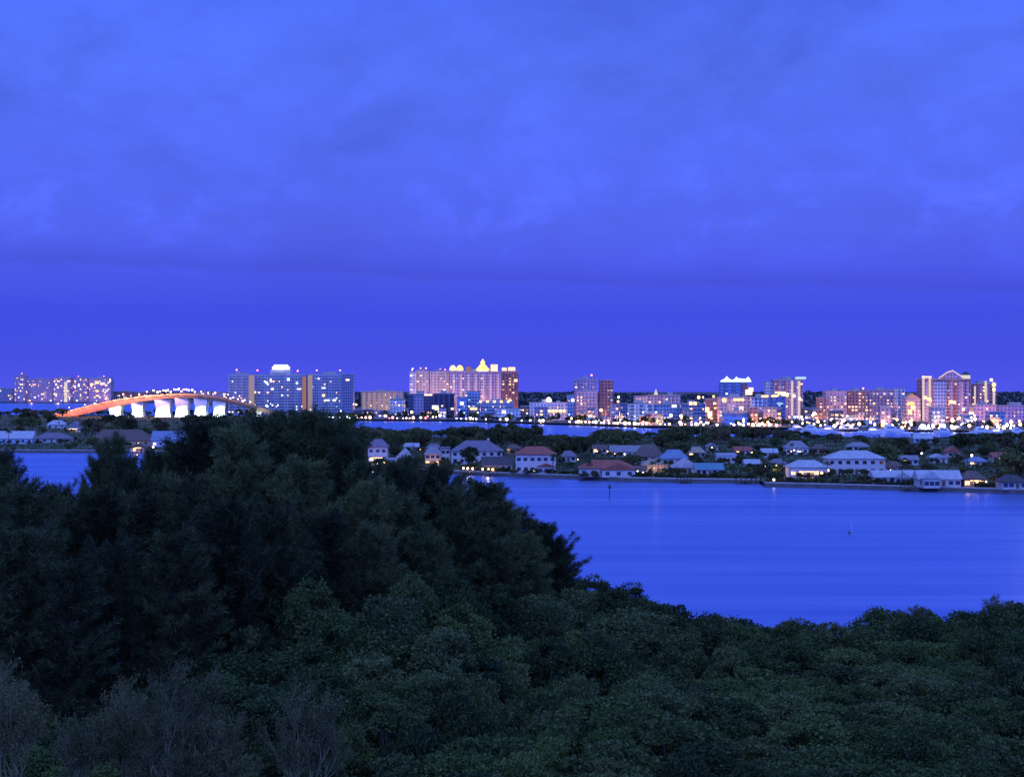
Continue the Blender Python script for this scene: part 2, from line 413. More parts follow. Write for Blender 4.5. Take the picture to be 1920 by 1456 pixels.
def twiggy(name, H, mats):
    """pale, nearly bare upright shrub"""
    t = MB(); tips = []
    def grow(p, d, L, r, lev):
        q = [p]; dd = d.copy(); n = 4
        for i in range(n):
            dd = (dd + Vector(rng.normal(size=3)*0.13) + Vector((0, 0, .07))).normalized()
            q.append(q[-1] + dd*L/n)
        t.tube(q, r, r*.55, 4)
        if lev == 0: tips.extend(q[2:]); return
        for i in range(int(rng.integers(3, 5))):
            s = q[int(rng.integers(2, n+1))]
            nd = (dd + Vector(rng.normal(size=3)*0.42)).normalized(); nd.z = abs(nd.z)*.8+.25
            grow(s, nd.normalized(), L*rng.uniform(.5, .75), r*.55, lev-1)
    for k in range(9):
        grow(Vector(rng.normal(size=3)*.35)*Vector((1, 1, 0)).length, Vector((rng.normal()*.25, rng.normal()*.25, 1)).normalized(), H*.5*rng.uniform(.75, 1.1), .085, 3)
    tp = np.array([tuple(p) for p in tips]); sel = np.repeat(tp, 13, axis=0)
    n = len(sel); u = unit(rng.normal(size=(n, 3)) + np.array([0, 0, .6])); s = rng.uniform(.04, .12, (n, 1))
    return leaf_mesh(name+'_leaves', sel + rng.normal(size=(n, 3))*.20, u*s, perp(u)*s*.5, mats[0]), t.mesh(name+'_branches', mats[1])

L_mang = [leafmat('mangrove_leaf', (.021, .042, .010), (.112, .158, .034)), leafmat('mangrove_leaf_dark', (.014, .029, .008), (.080, .115, .027)),
          leafmat('mangrove_leaf_grey', (.028, .046, .013), (.122, .154, .046))]
L_pine = [leafmat('pine_needle', (.026, .044, .014), (.135, .165, .050), .25), leafmat('pine_needle_dark', (.017, .028, .010), (.090, .112, .036), .25)]
L_isl = [leafmat('island_leaf', (.026, .037, .010), (.14, .155, .045), .2), leafmat('island_leaf_brown', (.055, .044, .018), (.19, .145, .065), .2)]
L_palm = leafmat('palm_frond', (.02, .035, .015), (.07, .10, .04), .3)

PROT = {}
PROT['mangrove'] = [round_tree('mangrove', 4.1, 9.0, 26, 350, .165, (L_mang[i % 3], M_bark), .6, .34) for i in range(9)]
PROT['mangrove_tall'] = [round_tree('tall_mangrove', 4.4, 17.0, 40, 330, .165, (L_mang[i % 3], M_bark), .6, .40) for i in range(6)]
PROT['pine'] = [wispy_pine('pine', 28.0, 5.2, 190, (L_pine[i % 2], M_greybark if i == 2 else M_bark)) for i in range(6)]
PROT['island'] = [round_tree('shade_tree', 5.0, 9.0, 22, 75, .50, (L_isl[i % 4 == 3], M_bark), .7, .22) for i in range(8)]
PROT['city'] = [round_tree('city_tree', 5.0, 9.0, 12, 40, .8, (L_isl[0], M_bark), .7, .2) for i in range(4)]
PROT['palm'] = [palm('palm', 9.0, (L_palm, M_bark)) for i in range(3)]
PROT['shrub'] = [twiggy('twig', 6.5, (leafmat('grey_leaf', (.052, .060, .022), (.135, .14, .050)), M_greybark)) for i in range(3)]

def plant(kind, i, loc, sc, name, label, cat, group, parts=('crown', 'trunk')):
    cr, tr = PROT[kind][i % len(PROT[kind])]
    e = empty(name, loc, rng.uniform(0, 6.28), label, cat, group)
    e.scale = sc if hasattr(sc, '__len__') else (sc, sc, sc)
    mobj(parts[1], tr, e); mobj(parts[0], cr, e); return e

# ---- near thicket of mangroves
sil = [(-100, 1300), (200, 1310), (330, 1275), (430, 1180), (520, 1110), (620, 1072), (720, 1056), (800, 1058), (880, 1080), (980, 1095), (1090, 1092), (1180, 1082), (1240, 1118), (1300, 1142), (1400, 1160), (1500, 1176), (1600, 1164), (1720, 1142), (1800, 1150), (1880, 1130), (2000, 1128)]
far = [(-100, 165), (330, 168), (500, 182), (800, 192), (950, 212), (1080, 232), (2000, 234)]
ip = lambda tab, x: float(np.interp(x, [a for a, b in tab], [b for a, b in tab]))
def zone(px, row):
    v = 'along the water edge' if row < 1190 and px > 1060 else ('in the middle of the thicket' if row < 1330 else 'at the bottom of the photo')
    h = 'left' if px < 640 else ('centre' if px < 1280 else 'right')
    return {'left': 'left part', 'centre': 'central part', 'right': 'right part'}[h], v
cand = []
d = 133.0
while d < 239:
    x0, x1 = wx(-70, d), wx(1990, d); x = x0 + rng.uniform(0, 4)
    while x < x1:
        dd = d + rng.uniform(-1.8, 1.8); px = 960 + x*F/dd
        if dd <= ip(far, px) + 3:
            t_ = (dd-138)/(ip(far, px)-138)
            hf = wz(ip(sil, px), ip(far, px)); hn = 9.0
            top = hn + (hf-hn)*max(0, t_)**1.1
            cand.append((px, x, dd, top))
        x += rng.uniform(4.4, 6.6)*(.85+.15*d/200)*(.8 if d > 228 else 1)
    d += 5.6
for px in np.arange(1020, 1960, 23):                                  # low fringe standing in the shallows under the edge trees
    for off, drop in ((1.5, 34), (-5.5, 44)):
        q = px + rng.uniform(-8, 8) + (11 if off < 0 else 0); dd = ip(far, q) + off
        cand.append((q, wx(q, dd), dd, wz(ip(sil, q) + drop + rng.uniform(-4, 8), dd)))
tone = ['leafy green', 'dark green', 'grey-green']
for k, (px, x, dd, top) in enumerate(cand):
    edge = dd > ip(far, px) - 8
    top = top + (.35 + rng.uniform(-1.0, .9) if edge else -.9 + rng.uniform(-2.6, 1.0))
    i = int(rng.integers(0, 9))
    if edge and px > 1000 and rng.uniform() < .6: i = [1, 4, 7][i % 3]
    if 880 < px < 1010 and 1090 < row_of(top, dd) < 1200 and i % 3 == 1: i += 1
    w = rng.uniform(.66, 1.22); h_, v_ = zone(px, row_of(top, dd)); tall = top > 12.2
    e = plant('mangrove_tall' if tall else 'mangrove', i, (x, dd, .9), (w*rng.uniform(.85, 1.2), w*rng.uniform(.85, 1.2), (top-.9)/17.0 if tall else max(.5, (top-.9)/9.0)), 'mangrove_tree',
          f'{tone[i % 3]} {"tall" if tall else "round-topped"} mangrove {v_}, {h_} of the thicket', 'tree', 'mangroves of the near thicket')
    e.rotation_euler = (rng.uniform(-.16, .16), rng.uniform(-.16, .16), e.rotation_euler[2])
N_MANG = len(cand)

# ---- tall wispy pines on the left
pines = [ # px, top row, distance
 (-44, 845, 200), (6, 852, 206), (44, 905, 186), (108, 912, 214), (72, 918, 200), (134, 938, 205), (164, 915, 212), (186, 856, 224), (78, 990, 172), (20, 1000, 168), (140, 950, 190), (208, 818, 226), (236, 850, 212), (250, 890, 206), (305, 892, 210), (186, 925, 190),
 (280, 846, 222), (262, 925, 186), (336, 826, 228), (372, 798, 220), (420, 790, 232), (352, 900, 186), (452, 800, 212), (496, 776, 224), (546, 768, 230), (430, 940, 180), (594, 776, 222), (640, 786, 230),
 (566, 860, 204), (658, 818, 218), (684, 862, 214), (722, 874, 226), (764, 858, 232), (742, 880, 220), (690, 900, 206), (800, 876, 226), (832, 868, 228), (760, 930, 208), (906, 904, 232), (862, 915, 224), (850, 950, 222), (890, 940, 226), (940, 935, 232), (972, 958, 236), (1008, 978, 238), (1034, 1005, 238), (984, 1000, 230), (930, 1010, 222), (1046, 1028, 240),
 (520, 950, 188), (610, 960, 196), (330, 1000, 174), (220, 1020, 172), (130, 1050, 166), (990, 1050, 226), (700, 985, 200), (800, 1000, 206)]
for k, (px, rw, d) in enumerate(pines):
    top = wz(rw, d); s = (top-.9)/29.4
    w = max(.75, min(1.1, s*1.05))*rng.uniform(.88, 1.1)
    if px < 330 and d > 200: w *= .68
    if 650 < px < 840: w *= .85
    i = k % 6
    if d < 200: i = [1, 3, 5][k % 3]
    where = ('at the far left edge' if px < 150 else 'left of the tallest clump' if px < 330 else 'in the tallest clump of the grove' if px < 690 else
             'on the slope toward the bay' if px < 880 else 'at the right end against the bay')
    dep = 'in the front row' if d < 190 else 'in the middle row' if d < 215 else 'in the back row'
    plant('pine', i, (wx(px, d), d, .9), (w, w, s), 'pine_tree', f'{"tall" if s > .85 else "shorter"} dark pine {where}, {dep}', 'tree', 'feathery pines of the left grove')

# ---- pale twiggy shrubs, lower left
for k, (px, rw, d, sc, lab) in enumerate([(352, 1245, 134, 1.0, 'pale grey twiggy shrub, widest and tallest in the bottom left'), (255, 1290, 136, .8, 'grey twiggy shrub just left of the widest pale one'),
        (420, 1330, 132, .85, 'grey twiggy shrub just right of the widest pale one'), (575, 1285, 133, .9, 'pale grey upright shrub standing alone right of the other twiggy shrubs'), (30, 1265, 136, .9, 'grey twiggy shrub in the bottom left corner'),
        (140, 1330, 133, .75, 'short grey twiggy shrub between the corner and the pale clump'), (310, 1330, 130, .8, 'grey twiggy shrub in front of the widest pale one')]):
    top = wz(rw+18, d); sc *= .95
    plant('shrub', k, (wx(px, d), d, top-6.8*sc*1.15), (sc*.95, sc*.95, sc*1.15), 'grey_shrub', lab, 'shrub', 'pale twiggy shrubs', ('leaves', 'branches'))
for k, (px, rw, sc, lab) in enumerate([(1722, 1140, .30, 'thin twiggy sprig standing above the mangroves at the water edge'), (1872, 1128, .36, 'thin twiggy sprig above the mangroves at the right edge')]):
    d = 231; top = wz(rw, d)
    plant('shrub', k, (wx(px, d), d, top-6.4*sc*1.15), (sc*1.15,)*3, 'grey_shrub', lab, 'shrub', 'pale twiggy shrubs', ('leaves', 'branches'))
# ------------------------------------------------------------------ houses on the island
HOUSES = []
def house(short, label, x0, x1, base, top, roof, wall, roofc, eave, depth=11.0, wins=4, lit=0, warm=False, chimney=False, rz=0.0, door=True, gz=1.2, wing=None, porch=False, storeys=1, d=None):
    """x0..x1, base/eave/top in photo rows fix the size at the house's own distance"""
    d = d or dist(base, gz); s = d/F
    w = (x1-x0)*s; he = max(2.4, (base-eave)*s); hr = max(.6, (eave-top)*s)
    root = empty('house', (wx((x0+x1)/2, d), d+depth/2, gz), rz, label, 'house', 'houses on the island')
    HOUSES.append((x0, x1, top, base, d, short))
    W = plain('wall_%s' % wall, {'white': (.46, .45, .44), 'cream': (.50, .43, .34), 'tan': (.42, .30, .18), 'grey': (.40, .40, .42), 'pink': (.55, .40, .38), 'blue': (.34, .42, .56), 'brown': (.20, .14, .10)}[wall], .8, .12, .3)
    RC = plain('roof_%s' % roofc, {'red': (.30, .085, .055), 'brown': (.13, .085, .065), 'purple': (.17, .14, .17), 'white': (.38, .39, .41), 'grey': (.22, .21, .22), 'blue': (.16, .22, .30), 'teal': (.10, .22, .26), 'dark': (.055, .05, .055), 'tan': (.34, .25, .17)}[roofc], .85, .25, .8)
    x = w/2; y = depth/2; o = .55
    MB().box(-x, x, -y, y, 0, he).build('wall', W, root)
    rf = MB()
    if roof == 'hip':
        q = min(x*.55, y*.9)
        rf.box(-x-o, x+o, -y-o, y+o, he+.002, he+.22)
        rf.frus(-x-o, x+o, -y-o, y+o, he+.22, -x+q, x-q, -.15, .15, he+.22+hr)
    elif roof == 'gable':                             # gable toward the viewer
        rf.front([(-x-o, he+.003), (x+o, he+.003), (x+o, he+.25), (0, he+hr+.25), (-x-o, he+.25)], -y-o, y+o)
    elif roof == 'side':                              # ridge along x
        vs = [(-x-o, -y-o, he+.003), (-x-o, y+o, he+.003), (-x-o, 0, he+hr), (x+o, -y-o, he+.003), (x+o, y+o, he+.003), (x+o, 0, he+hr)]
        rf.add(vs, [(0,2,1), (3,4,5), (0,3,5,2), (1,2,5,4), (0,1,4,3)])
    else:
        rf.box(-x-.25, x+.25, -y-.25, y+.25, he+.002, he+hr)
    ro = rf.build('roof', RC, root)
    if chimney: MB().box(x*.4, x*.4+1.0, 0, 1.0, he+.4*hr, he+hr+1.2).build('chimney', W, ro)
    wm = MB().box(-.75, .75, -.07, .05, 0, 1.35).mesh('house_window', M_glass)
    lm = MB().box(-.75, .75, -.07, .05, 0, 1.35).mesh('house_window_lit', M_winW if warm else M_winD)
    fm = MB().box(-.92, .92, -.04, .05, -.16, -.02).mesh('window_sill', M_white)
    k = 0
    for st_ in range(storeys):
        fz = he/storeys*st_ + he/storeys*.33
        for j in range(wins):
            X_ = -x + w*(j+.5)/wins + rng.uniform(-.15, .15)
            if st_ == 0 and door and j == wins//2: continue
            l_ = k < lit; k += 1
            wo = mobj('window', lm if l_ else wm, root, (X_, -y-.01, fz)); mobj('sill', fm, wo)
    if door:
        X_ = -x + w*(wins//2+.5)/wins
        MB().box(-.6, .6, -.09, .05, 0, min(2.3, he*.85)).build('door', M_timber, root, (X_, -y-.01, .02))
    if porch:
        pm = MB().box(-x*.9, x*.9, -y-3.2, -y-.6, 2.6, 2.85)
        pr = pm.build('porch_roof', RC, root)
        for j in range(4):
            MB().box(-.12, .12, -.12, .12, 0, 2.598).build('post', M_white, root, (-x*.85 + j*x*1.7/3, -y-3.0, 0))
        MB().box(-x*.5, x*.5, -y-1.6, -y-1.2, 2.42, 2.56).build('porch_light', emit('porch_light', (1, .55, .22), 9, True), root)
    if wing:
        a, b, wb, wt = wing                           # px range, wall top row, roof top row of a lower wing in front
        xa = wx(a, d)-root.location.x; xb = wx(b, d)-root.location.x
        hw = max(2.2, (base-wb)*s); ht = (wb-wt)*s
        g = MB().box(xa, xb, -y-4, -y+.2, 0, hw)
        wg = g.build('wing', W, root)
        MB().front([(xa-.4, hw+.003), (xb+.4, hw+.003), ((xa+xb)/2, hw+ht)], -y-4.4, -y+.1).build('wing_roof', RC, wg)
        for j in range(3):
            mobj('window', wm, wg, (xa+(xb-xa)*(j+.5)/3, -y-4.01, hw*.3))
    return root

# from left to right
house('pale blue-roofed long house', 'long low house with a broad pale blue roof at the left edge', -10, 60, 832, 808, 'side', 'blue', 'white', 822, 12, 6)
house('dark low house', 'low house with a dark purple roof right of the pale roofed one', 64, 130, 830, 812, 'hip', 'grey', 'purple', 822, 12, 5)
house('small white house below the bridge end', 'small white house with a lit window below the left bridge end', 88, 122, 803, 788, 'hip', 'white', 'white', 796, 10, 3)
house('lit porch house', 'small pale house with a bright warm porch under the bridge ramp', 126, 152, 810, 790, 'gable', 'white', 'grey', 800, 10, 3, 1, True, porch=True)
house('wide brown-roofed house', 'wide house with a brown hipped roof under the white bridge piers', 168, 282, 836, 806, 'hip', 'tan', 'brown', 826, 14, 7, 1)
house('blue-roofed house', 'house with a blue roof just right of the wide brown roof', 284, 342, 838, 808, 'side', 'blue', 'blue', 826, 12, 5, 1, True)
house('tiny orange-lit boathouse', 'tiny boathouse glowing orange at the left shore', 246, 272, 848, 832, 'gable', 'tan', 'brown', 840, 6, 2, 1, True, porch=True)
house('white cottage left of the tall pines', 'white cottage peeping above the pines right of the bridge', 424, 446, 820, 800, 'gable', 'white', 'grey', 810, 9, 2)
house('two-storey lavender house', 'two-storey pale house with a lavender hipped roof and a warm lit porch', 690, 726, 868, 824, 'hip', 'white', 'purple', 838, 9, 3, 1, True, porch=True, storeys=2)
house('white A-frame house', 'small white house with a steep front gable and cross beams', 744, 772, 868, 841, 'gable', 'white', 'white', 858, 9, 2)
house('low white wing', 'low white flat-roofed cottage left of the steep gabled house', 724, 743, 872, 862, 'flat', 'white', 'white', 864, 8, 2)
house('small white-roofed cottage', 'small cottage with a bright white roof behind the steep gabled house', 758, 784, 846, 833, 'side', 'grey', 'white', 840, 9, 2)
house('tan arched house', 'tan stone house with an arched dormer left of the white tower house', 797, 826, 874, 838, 'hip', 'tan', 'grey', 852, 9, 3, 2, True, storeys=2)
house('white tower house', 'narrow white two-storey block at the left end of the big purple-roofed house', 827, 843, 866, 838, 'flat', 'white', 'purple', 842, 8, 2, 0, storeys=2)
house('big purple-roofed house', 'largest white house, with a wide dark purple hipped roof', 846, 942, 870, 827, 'hip', 'white', 'purple', 846, 14, 7, 0, chimney=True, storeys=2)
house('low blue-roofed house', 'low house with a dark blue roof left of the white house with red tiles', 904, 960, 884, 856, 'side', 'grey', 'dark', 872, 10, 5)
house('white house with red tiles', 'white two-storey house with a red tiled hipped roof on the shore', 967, 1042, 888, 838, 'hip', 'white', 'red', 852, 12, 6, 0, wing=(1008, 1040, 874, 868), storeys=2)
house('white bungalow', 'white bungalow with a wide front gable close to the seawall', 1087, 1192, 894, 864, 'hip', 'white', 'red', 878, 12, 6, 0, wing=(1128, 1190, 880, 867))
house('small pale cottage', 'small pale annex at the right end of the white bungalow', 1194, 1212, 893, 876, 'side', 'grey', 'brown', 884, 8, 2)
house('lavender-roofed house', 'low house with a long pale lavender roof behind the bungalow', 1145, 1202, 856, 836, 'side', 'grey', 'grey', 848, 10, 4)
house('brown-roofed house', 'house with a brown hipped roof behind the tan palm court', 1192, 1244, 866, 834, 'hip', 'pink', 'brown', 856, 12, 4, 1, True)
house('tan house', 'tan walled house behind palm trunks on the shore', 1206, 1252, 889, 862, 'hip', 'tan', 'tan', 872, 10, 4, 1)
house('blue hipped house', 'house with a blue grey hipped roof right of the brown one', 1240, 1290, 872, 844, 'hip', 'white', 'blue', 860, 11, 4)
house('white gabled house', 'white house with a bright striped gable beside a teal roof', 1262, 1312, 888, 864, 'gable', 'white', 'white', 880, 10, 4)
house('teal-roofed house', 'low house with a dark teal roof and a white eave line', 1306, 1356, 892, 870, 'side', 'white', 'teal', 882, 11, 5)
house('white block house', 'white flat block house above the teal roofed one', 1345, 1380, 868, 850, 'flat', 'white', 'white', 855, 9, 4)
house('small cream house', 'small cream house with a red roof far back near the island trees', 1378, 1408, 854, 838, 'side', 'cream', 'red', 846, 9, 3, 1, True)
house('white low house by the canal', 'low white roofed house at the head of the canal', 1398, 1426, 880, 862, 'side', 'grey', 'white', 870, 9, 3)
house('grey-roofed house among trees', 'house with a pale grey roof alone among the trees at the back', 1474, 1516, 852, 827, 'hip', 'white', 'grey', 840, 11, 4)
house('white pavilion house', 'open white roofed pavilion house with warm lights under its eaves', 1480, 1552, 896, 864, 'hip', 'white', 'white', 876, 11, 5, 3, True, porch=True)
house('big white flat-fronted house', 'large white blue house with a long flat front and dark openings', 1553, 1660, 890, 846, 'hip', 'white', 'white', 860, 14, 7, 0, storeys=2)
house('pink cottage', 'small pink cottage right of the large white flat fronted house', 1660, 1694, 888, 866, 'hip', 'pink', 'brown', 876, 9, 3)
house('white twin-gabled house', 'white house with twin small gables near the seawall', 1640, 1716, 908, 882, 'side', 'white', 'white', 894, 11, 6, 0, wing=(1676, 1704, 894, 884))
house('white house with zigzag roofs', 'white house with sloping blue white roofs and a red base', 1724, 1802, 914, 882, 'side', 'white', 'white', 898, 11, 6, 0, wing=(1728, 1758, 896, 882))
house('orange-lit house', 'house glowing orange behind trees near the right edge', 1808, 1846, 914, 884, 'hip', 'tan', 'brown', 898, 9, 3, 3, True, porch=True)
house('red house', 'small reddish house among the trees at the back right', 1776, 1800, 858, 838, 'gable', 'pink', 'red', 848, 9, 2)
house('pale-roofed house at the back', 'house with a pale blue roof in front of the marina', 1714, 1748, 830, 812, 'side', 'blue', 'white', 822, 10, 3)
house('grey house at the right edge', 'grey house half hidden by trees at the right edge', 1880, 1925, 918, 892, 'hip', 'grey', 'dark', 904, 10, 4)

for (a, b, base, top, rf_, wl, rc, ev, wn_, lt, lb, sh) in [
    (1052, 1080, 866, 846, 'hip', 'white', 'purple', 856, 3, 0, 'white house with a mauve roof between the red tiled house and the bungalow', 'mauve-roofed house'),
    (1112, 1138, 850, 836, 'side', 'pink', 'brown', 843, 3, 1, 'small pink house with a brown roof far behind the bungalow', 'small pink house'),
    (1292, 1322, 858, 840, 'hip', 'cream', 'tan', 850, 4, 1, 'cream house with a tan hipped roof behind the white gabled one', 'cream hipped house'),
    (1326, 1346, 846, 834, 'gable', 'grey', 'grey', 840, 2, 0, 'tiny grey gabled house far back in the island trees', 'tiny grey house'),
    (1430, 1458, 858, 842, 'side', 'white', 'white', 850, 3, 0, 'long pale cottage left of the grey roof among the trees', 'long pale cottage'),
    (1446, 1474, 880, 864, 'hip', 'white', 'purple', 872, 3, 1, 'small lavender roofed cottage left of the pavilion', 'lavender cottage'),
    (1524, 1552, 850, 836, 'hip', 'tan', 'brown', 843, 3, 0, 'brown roofed cottage above the pavilion', 'brown cottage'),
    (1590, 1630, 846, 832, 'hip', 'white', 'grey', 840, 4, 0, 'house with a pale grey ridge just above the large white house', 'grey-ridged house'),
    (1692, 1722, 872, 856, 'side', 'grey', 'grey', 864, 3, 1, 'grey house up the slope right of the pink cottage', 'grey cottage'),
    (1748, 1776, 868, 854, 'gable', 'white', 'white', 860, 2, 0, 'white gabled cottage above the zigzag roofs', 'white gabled cottage'),
    (1818, 1850, 876, 860, 'hip', 'white', 'blue', 868, 3, 1, 'pale cottage with a blue roof above the orange lit house', 'blue-roofed cottage'),
    (1862, 1890, 866, 850, 'side', 'cream', 'red', 858, 3, 0, 'cream cottage with a red roof at the far right', 'cream cottage'),
    (800, 826, 848, 834, 'hip', 'white', 'purple', 841, 3, 0, 'small white cottage above the tan arched house', 'upper white cottage'),
    (950, 976, 850, 836, 'hip', 'tan', 'brown', 843, 3, 1, 'small tan cottage between the big purple roof and the red tiles', 'small tan cottage')]:
    house(sh, lb, a, b, base, top, rf_, wl, rc, ev, 9, wn_, lt, True)
# ------------------------------------------------------------------ trees on the island
def front_d(px):
    t = ISL_FRONT + ISL_FRONT2
    return float(np.interp(px, [a for a, b in t], [b for a, b in t]))
LIM = [(-100, 764), (90, 766), (110, 780), (200, 777), (300, 776), (420, 777), (480, 776), (560, 768), (640, 790), (655, 800), (700, 797), (745, 806), (790, 800), (815, 808), (860, 796), (930, 800), (985, 798), (1000, 812), (1060, 814), (1100, 818), (1125, 804), (1170, 803), (1200, 812), (1235, 803), (1300, 796), (1370, 796), (1420, 800), (1480, 806), (1560, 812), (1640, 818), (1740, 822), (1800, 812), (1920, 808)]
def near_house(px, d):
    best = min(HOUSES, key=lambda h: abs((h[0]+h[1])/2-px)*d/F + abs(h[4]-d)*.6)
    side = 'in front of' if d < best[4]-6 else 'behind' if d > best[4]+16 else ('left of' if px < (best[0]+best[1])/2 else 'right of')
    return side, best[5]
placed = []
def ok_tree(px, d, halfw, top):
    for (x0, x1, t, b, hd, _) in HOUSES:
        if hd-2 < d < hd+14 and x0-halfw-2 < px < x1+halfw+2: return False
        if d <= hd and x0+(x1-x0)*.14-halfw*.55 < px < x1-(x1-x0)*.14+halfw*.55 and top < b-7 and d > hd-320: return False
    return True
n = 0; tries = 0
def island_tree(px, d, h, i, palm_=False, w=None):
    side, hs = near_house(px, d)
    if palm_:
        plant('palm', i, (wx(px, d), d, 1.2), h/10.5, 'palm_tree', f'slender palm {side} the {hs}', 'tree', 'palms on the island')
    else:
        s = h/9.0; w = w or s*rng.uniform(.85, 1.25)
        col = 'brownish' if i % 4 == 3 else 'dark green'
        plant('island', i, (wx(px, d), d, 1.2), (w, w, s), 'shade_tree', f'{col} bushy tree {side} the {hs}', 'tree', 'trees on the island')
while n < 205 and tries < 9000:
    tries += 1
    px = rng.uniform(655, 1960); f = front_d(px)
    d = f + 14 + (1385-f)*rng.uniform(0, 1)**0.9
    lim = ip(LIM, px)
    h = rng.uniform(6, 12.5)
    h = min(h, wz(lim, d)-1.2)
    if h < 3.5: continue
    hw = 5.0*h/9*F/d
    if any(abs(px-q[0]) < 9 and abs(d-q[1]) < 9 for q in placed): continue
    if not ok_tree(px, d, hw, row_of(h+1.2, d)): continue
    placed.append((px, d)); n += 1
    island_tree(px, d, h, int(rng.integers(0, 8)), rng.uniform() < .12)
# tree line at the back of the island
for px in np.arange(664, 1960, 20):
    px = px + rng.uniform(-5, 5); d = rng.uniform(1330, 1385) if px < 1500 else rng.uniform(1280, 1335)
    h = wz(ip(LIM, px), d) - 1.2 + rng.uniform(-1.6, .4)
    if h > 3: island_tree(px, d, h, int(rng.integers(0, 8)), False, rng.uniform(.9, 1.4))
# left part of the island, up to the bridge
n = 0; tries = 0
while n < 56 and tries < 6000:
    tries += 1
    px = rng.uniform(-40, 470); f = front_d(px)
    d = f + 16 + ((1480 if px > 520 else 2100)-f)*rng.uniform(0, 1)**1.1
    lim = ip(LIM, px); h = min(rng.uniform(6, 13), wz(lim, d)-1.2)
    if h < 3: continue
    if not ok_tree(px, d, 5.0*h/9*F/d, row_of(h+1.2, d)): continue
    n += 1; island_tree(px, d, h, int(rng.integers(0, 8)), rng.uniform() < .12)
for (px, d, h) in [(880, 850, 9.5), (938, 1180, 13.0), (960, 1150, 14), (1006, 1200, 12)]:
    island_tree(px, d, h, 2, False, .85)
for (px, d, h) in [(1222, 768, 7), (1234, 770, 8), (1246, 772, 6.5), (1104, 778, 7), (1443, 760, 6), (1036, 796, 9), (1047, 796, 8), (1868, 698, 8), (1898, 700, 9), (916, 1300, 15)]:
    island_tree(px, d, h, int(rng.integers(0, 3)), True)
# garden shrubs between the houses
n = 0; tries = 0
while n < 190 and tries < 6000:
    tries += 1
    px = rng.uniform(655, 1950) if rng.uniform() < .8 else rng.uniform(-20, 480)
    f = front_d(px); d = f + 8 + 330*rng.uniform(0, 1)**1.3; h = rng.uniform(2.2, 4.6)
    hw = 2.6*h/4*F/d
    if any(hd-1 < d < hd+15 and x0-hw < px < x1+hw for (x0, x1, t, b, hd, _) in HOUSES): continue
    if any(hd-60 < d <= hd and x0 < px < x1 and row_of(h+1.2, d) < b-10 for (x0, x1, t, b, hd, _) in HOUSES): continue
    n += 1; side, hs = near_house(px, d); w = h/9*rng.uniform(1.1, 1.7)
    plant('island', int(rng.integers(0, 8)), (wx(px, d), d, 1.0), (w, w, h/9), 'garden_shrub', f'dark garden shrub {side} the {hs}', 'shrub', 'garden shrubs between the houses')
# planting right at the house fronts
for (x0, x1, t, b, hd, hs) in HOUSES:
    fmin = front_d((x0+x1)/2) + 1.5
    for k in range(int(2 + (x1-x0)/22)):
        px = rng.uniform(x0-4, x1+4); d = max(fmin, hd - rng.uniform(2.0, 9)); h = rng.uniform(1.3, 2.9); w = rng.uniform(.22, .5)
        if d > hd-1.2: continue
        plant('island', int(rng.integers(0, 8)), (wx(px, d), d, 1.05), (w, w, h/9), 'foundation_shrub', f'low shrub close against the front of the {hs}', 'shrub', 'shrubs against the house fronts')
    if rng.uniform() < .6:
        px = rng.uniform(x0-8, x1+8); d = max(fmin, hd - rng.uniform(4, 10))
        if d < hd-1.5: island_tree(px, d, rng.uniform(5.5, 9), int(rng.integers(0, 3)), True)
# scrub and hedging too fine to count
Nn = 66000
px_ = rng.uniform(-60, 1990, Nn); f_ = np.interp(px_, [a for a, b in ISL_FRONT+ISL_FRONT2], [b for a, b in ISL_FRONT+ISL_FRONT2])
d_ = f_ + 4 + (np.where(px_ < 540, 2350, 1370)-f_-4)*rng.uniform(0, 1, Nn)**1.1
keep = np.ones(Nn, bool)
for (x0, x1, t, b, hd, _) in HOUSES: keep &= ~((d_ > hd-5) & (d_ < hd+15) & (px_ > x0-3) & (px_ < x1+3))
px_, d_ = px_[keep], d_[keep]; Nn = len(px_)
xx = (px_-960)*d_/F
pat = np.clip(np.sin(xx*.11+d_*.05)+np.sin(xx*.043-d_*.09+2)+.6, .12, 1.6)
CC_ = np.stack([xx, d_, 1.2+rng.uniform(0, 1, Nn)*1.15*pat], 1)
u = unit(rng.normal(size=(Nn, 3)))*rng.uniform(.3, .75, (Nn, 1))
tag(mobj('ground_cover', leaf_mesh("ground_cover", CC_, u, perp(u)*.4, leafmat('scrub_leaf', (.022, .03, .009), (.11, .11, .04), .05))), 'low dark scrub and hedging between the island houses', 'ground cover', None, 'stuff')
for px in (-22, -4, 14, 30, 48, 64, 82, 98, 116):
    d = 2150 + rng.uniform(0, 220); island_tree(px, d, wz(767 + rng.uniform(-3, 6), d)-1.2, int(rng.integers(0, 8)), False, rng.uniform(1.1, 1.7))
# low shrubs along the seawall
bn = 0
for px in np.arange(880, 1925, 13):
    px += rng.uniform(-5, 5)
    if 1424 < px < 1438: continue
    d = front_d(px) + rng.uniform(5, 10); h = rng.uniform(1.2, 2.6)
    side, hs = near_house(px, d); w = rng.uniform(.3, .5)
    plant('island', int(rng.integers(0, 8)), (wx(px, d), d, 1.0), (w, w, h/9), 'bush', f'low dark bush by the seawall {side} the {hs}', 'shrub', 'low bushes along the seawall')

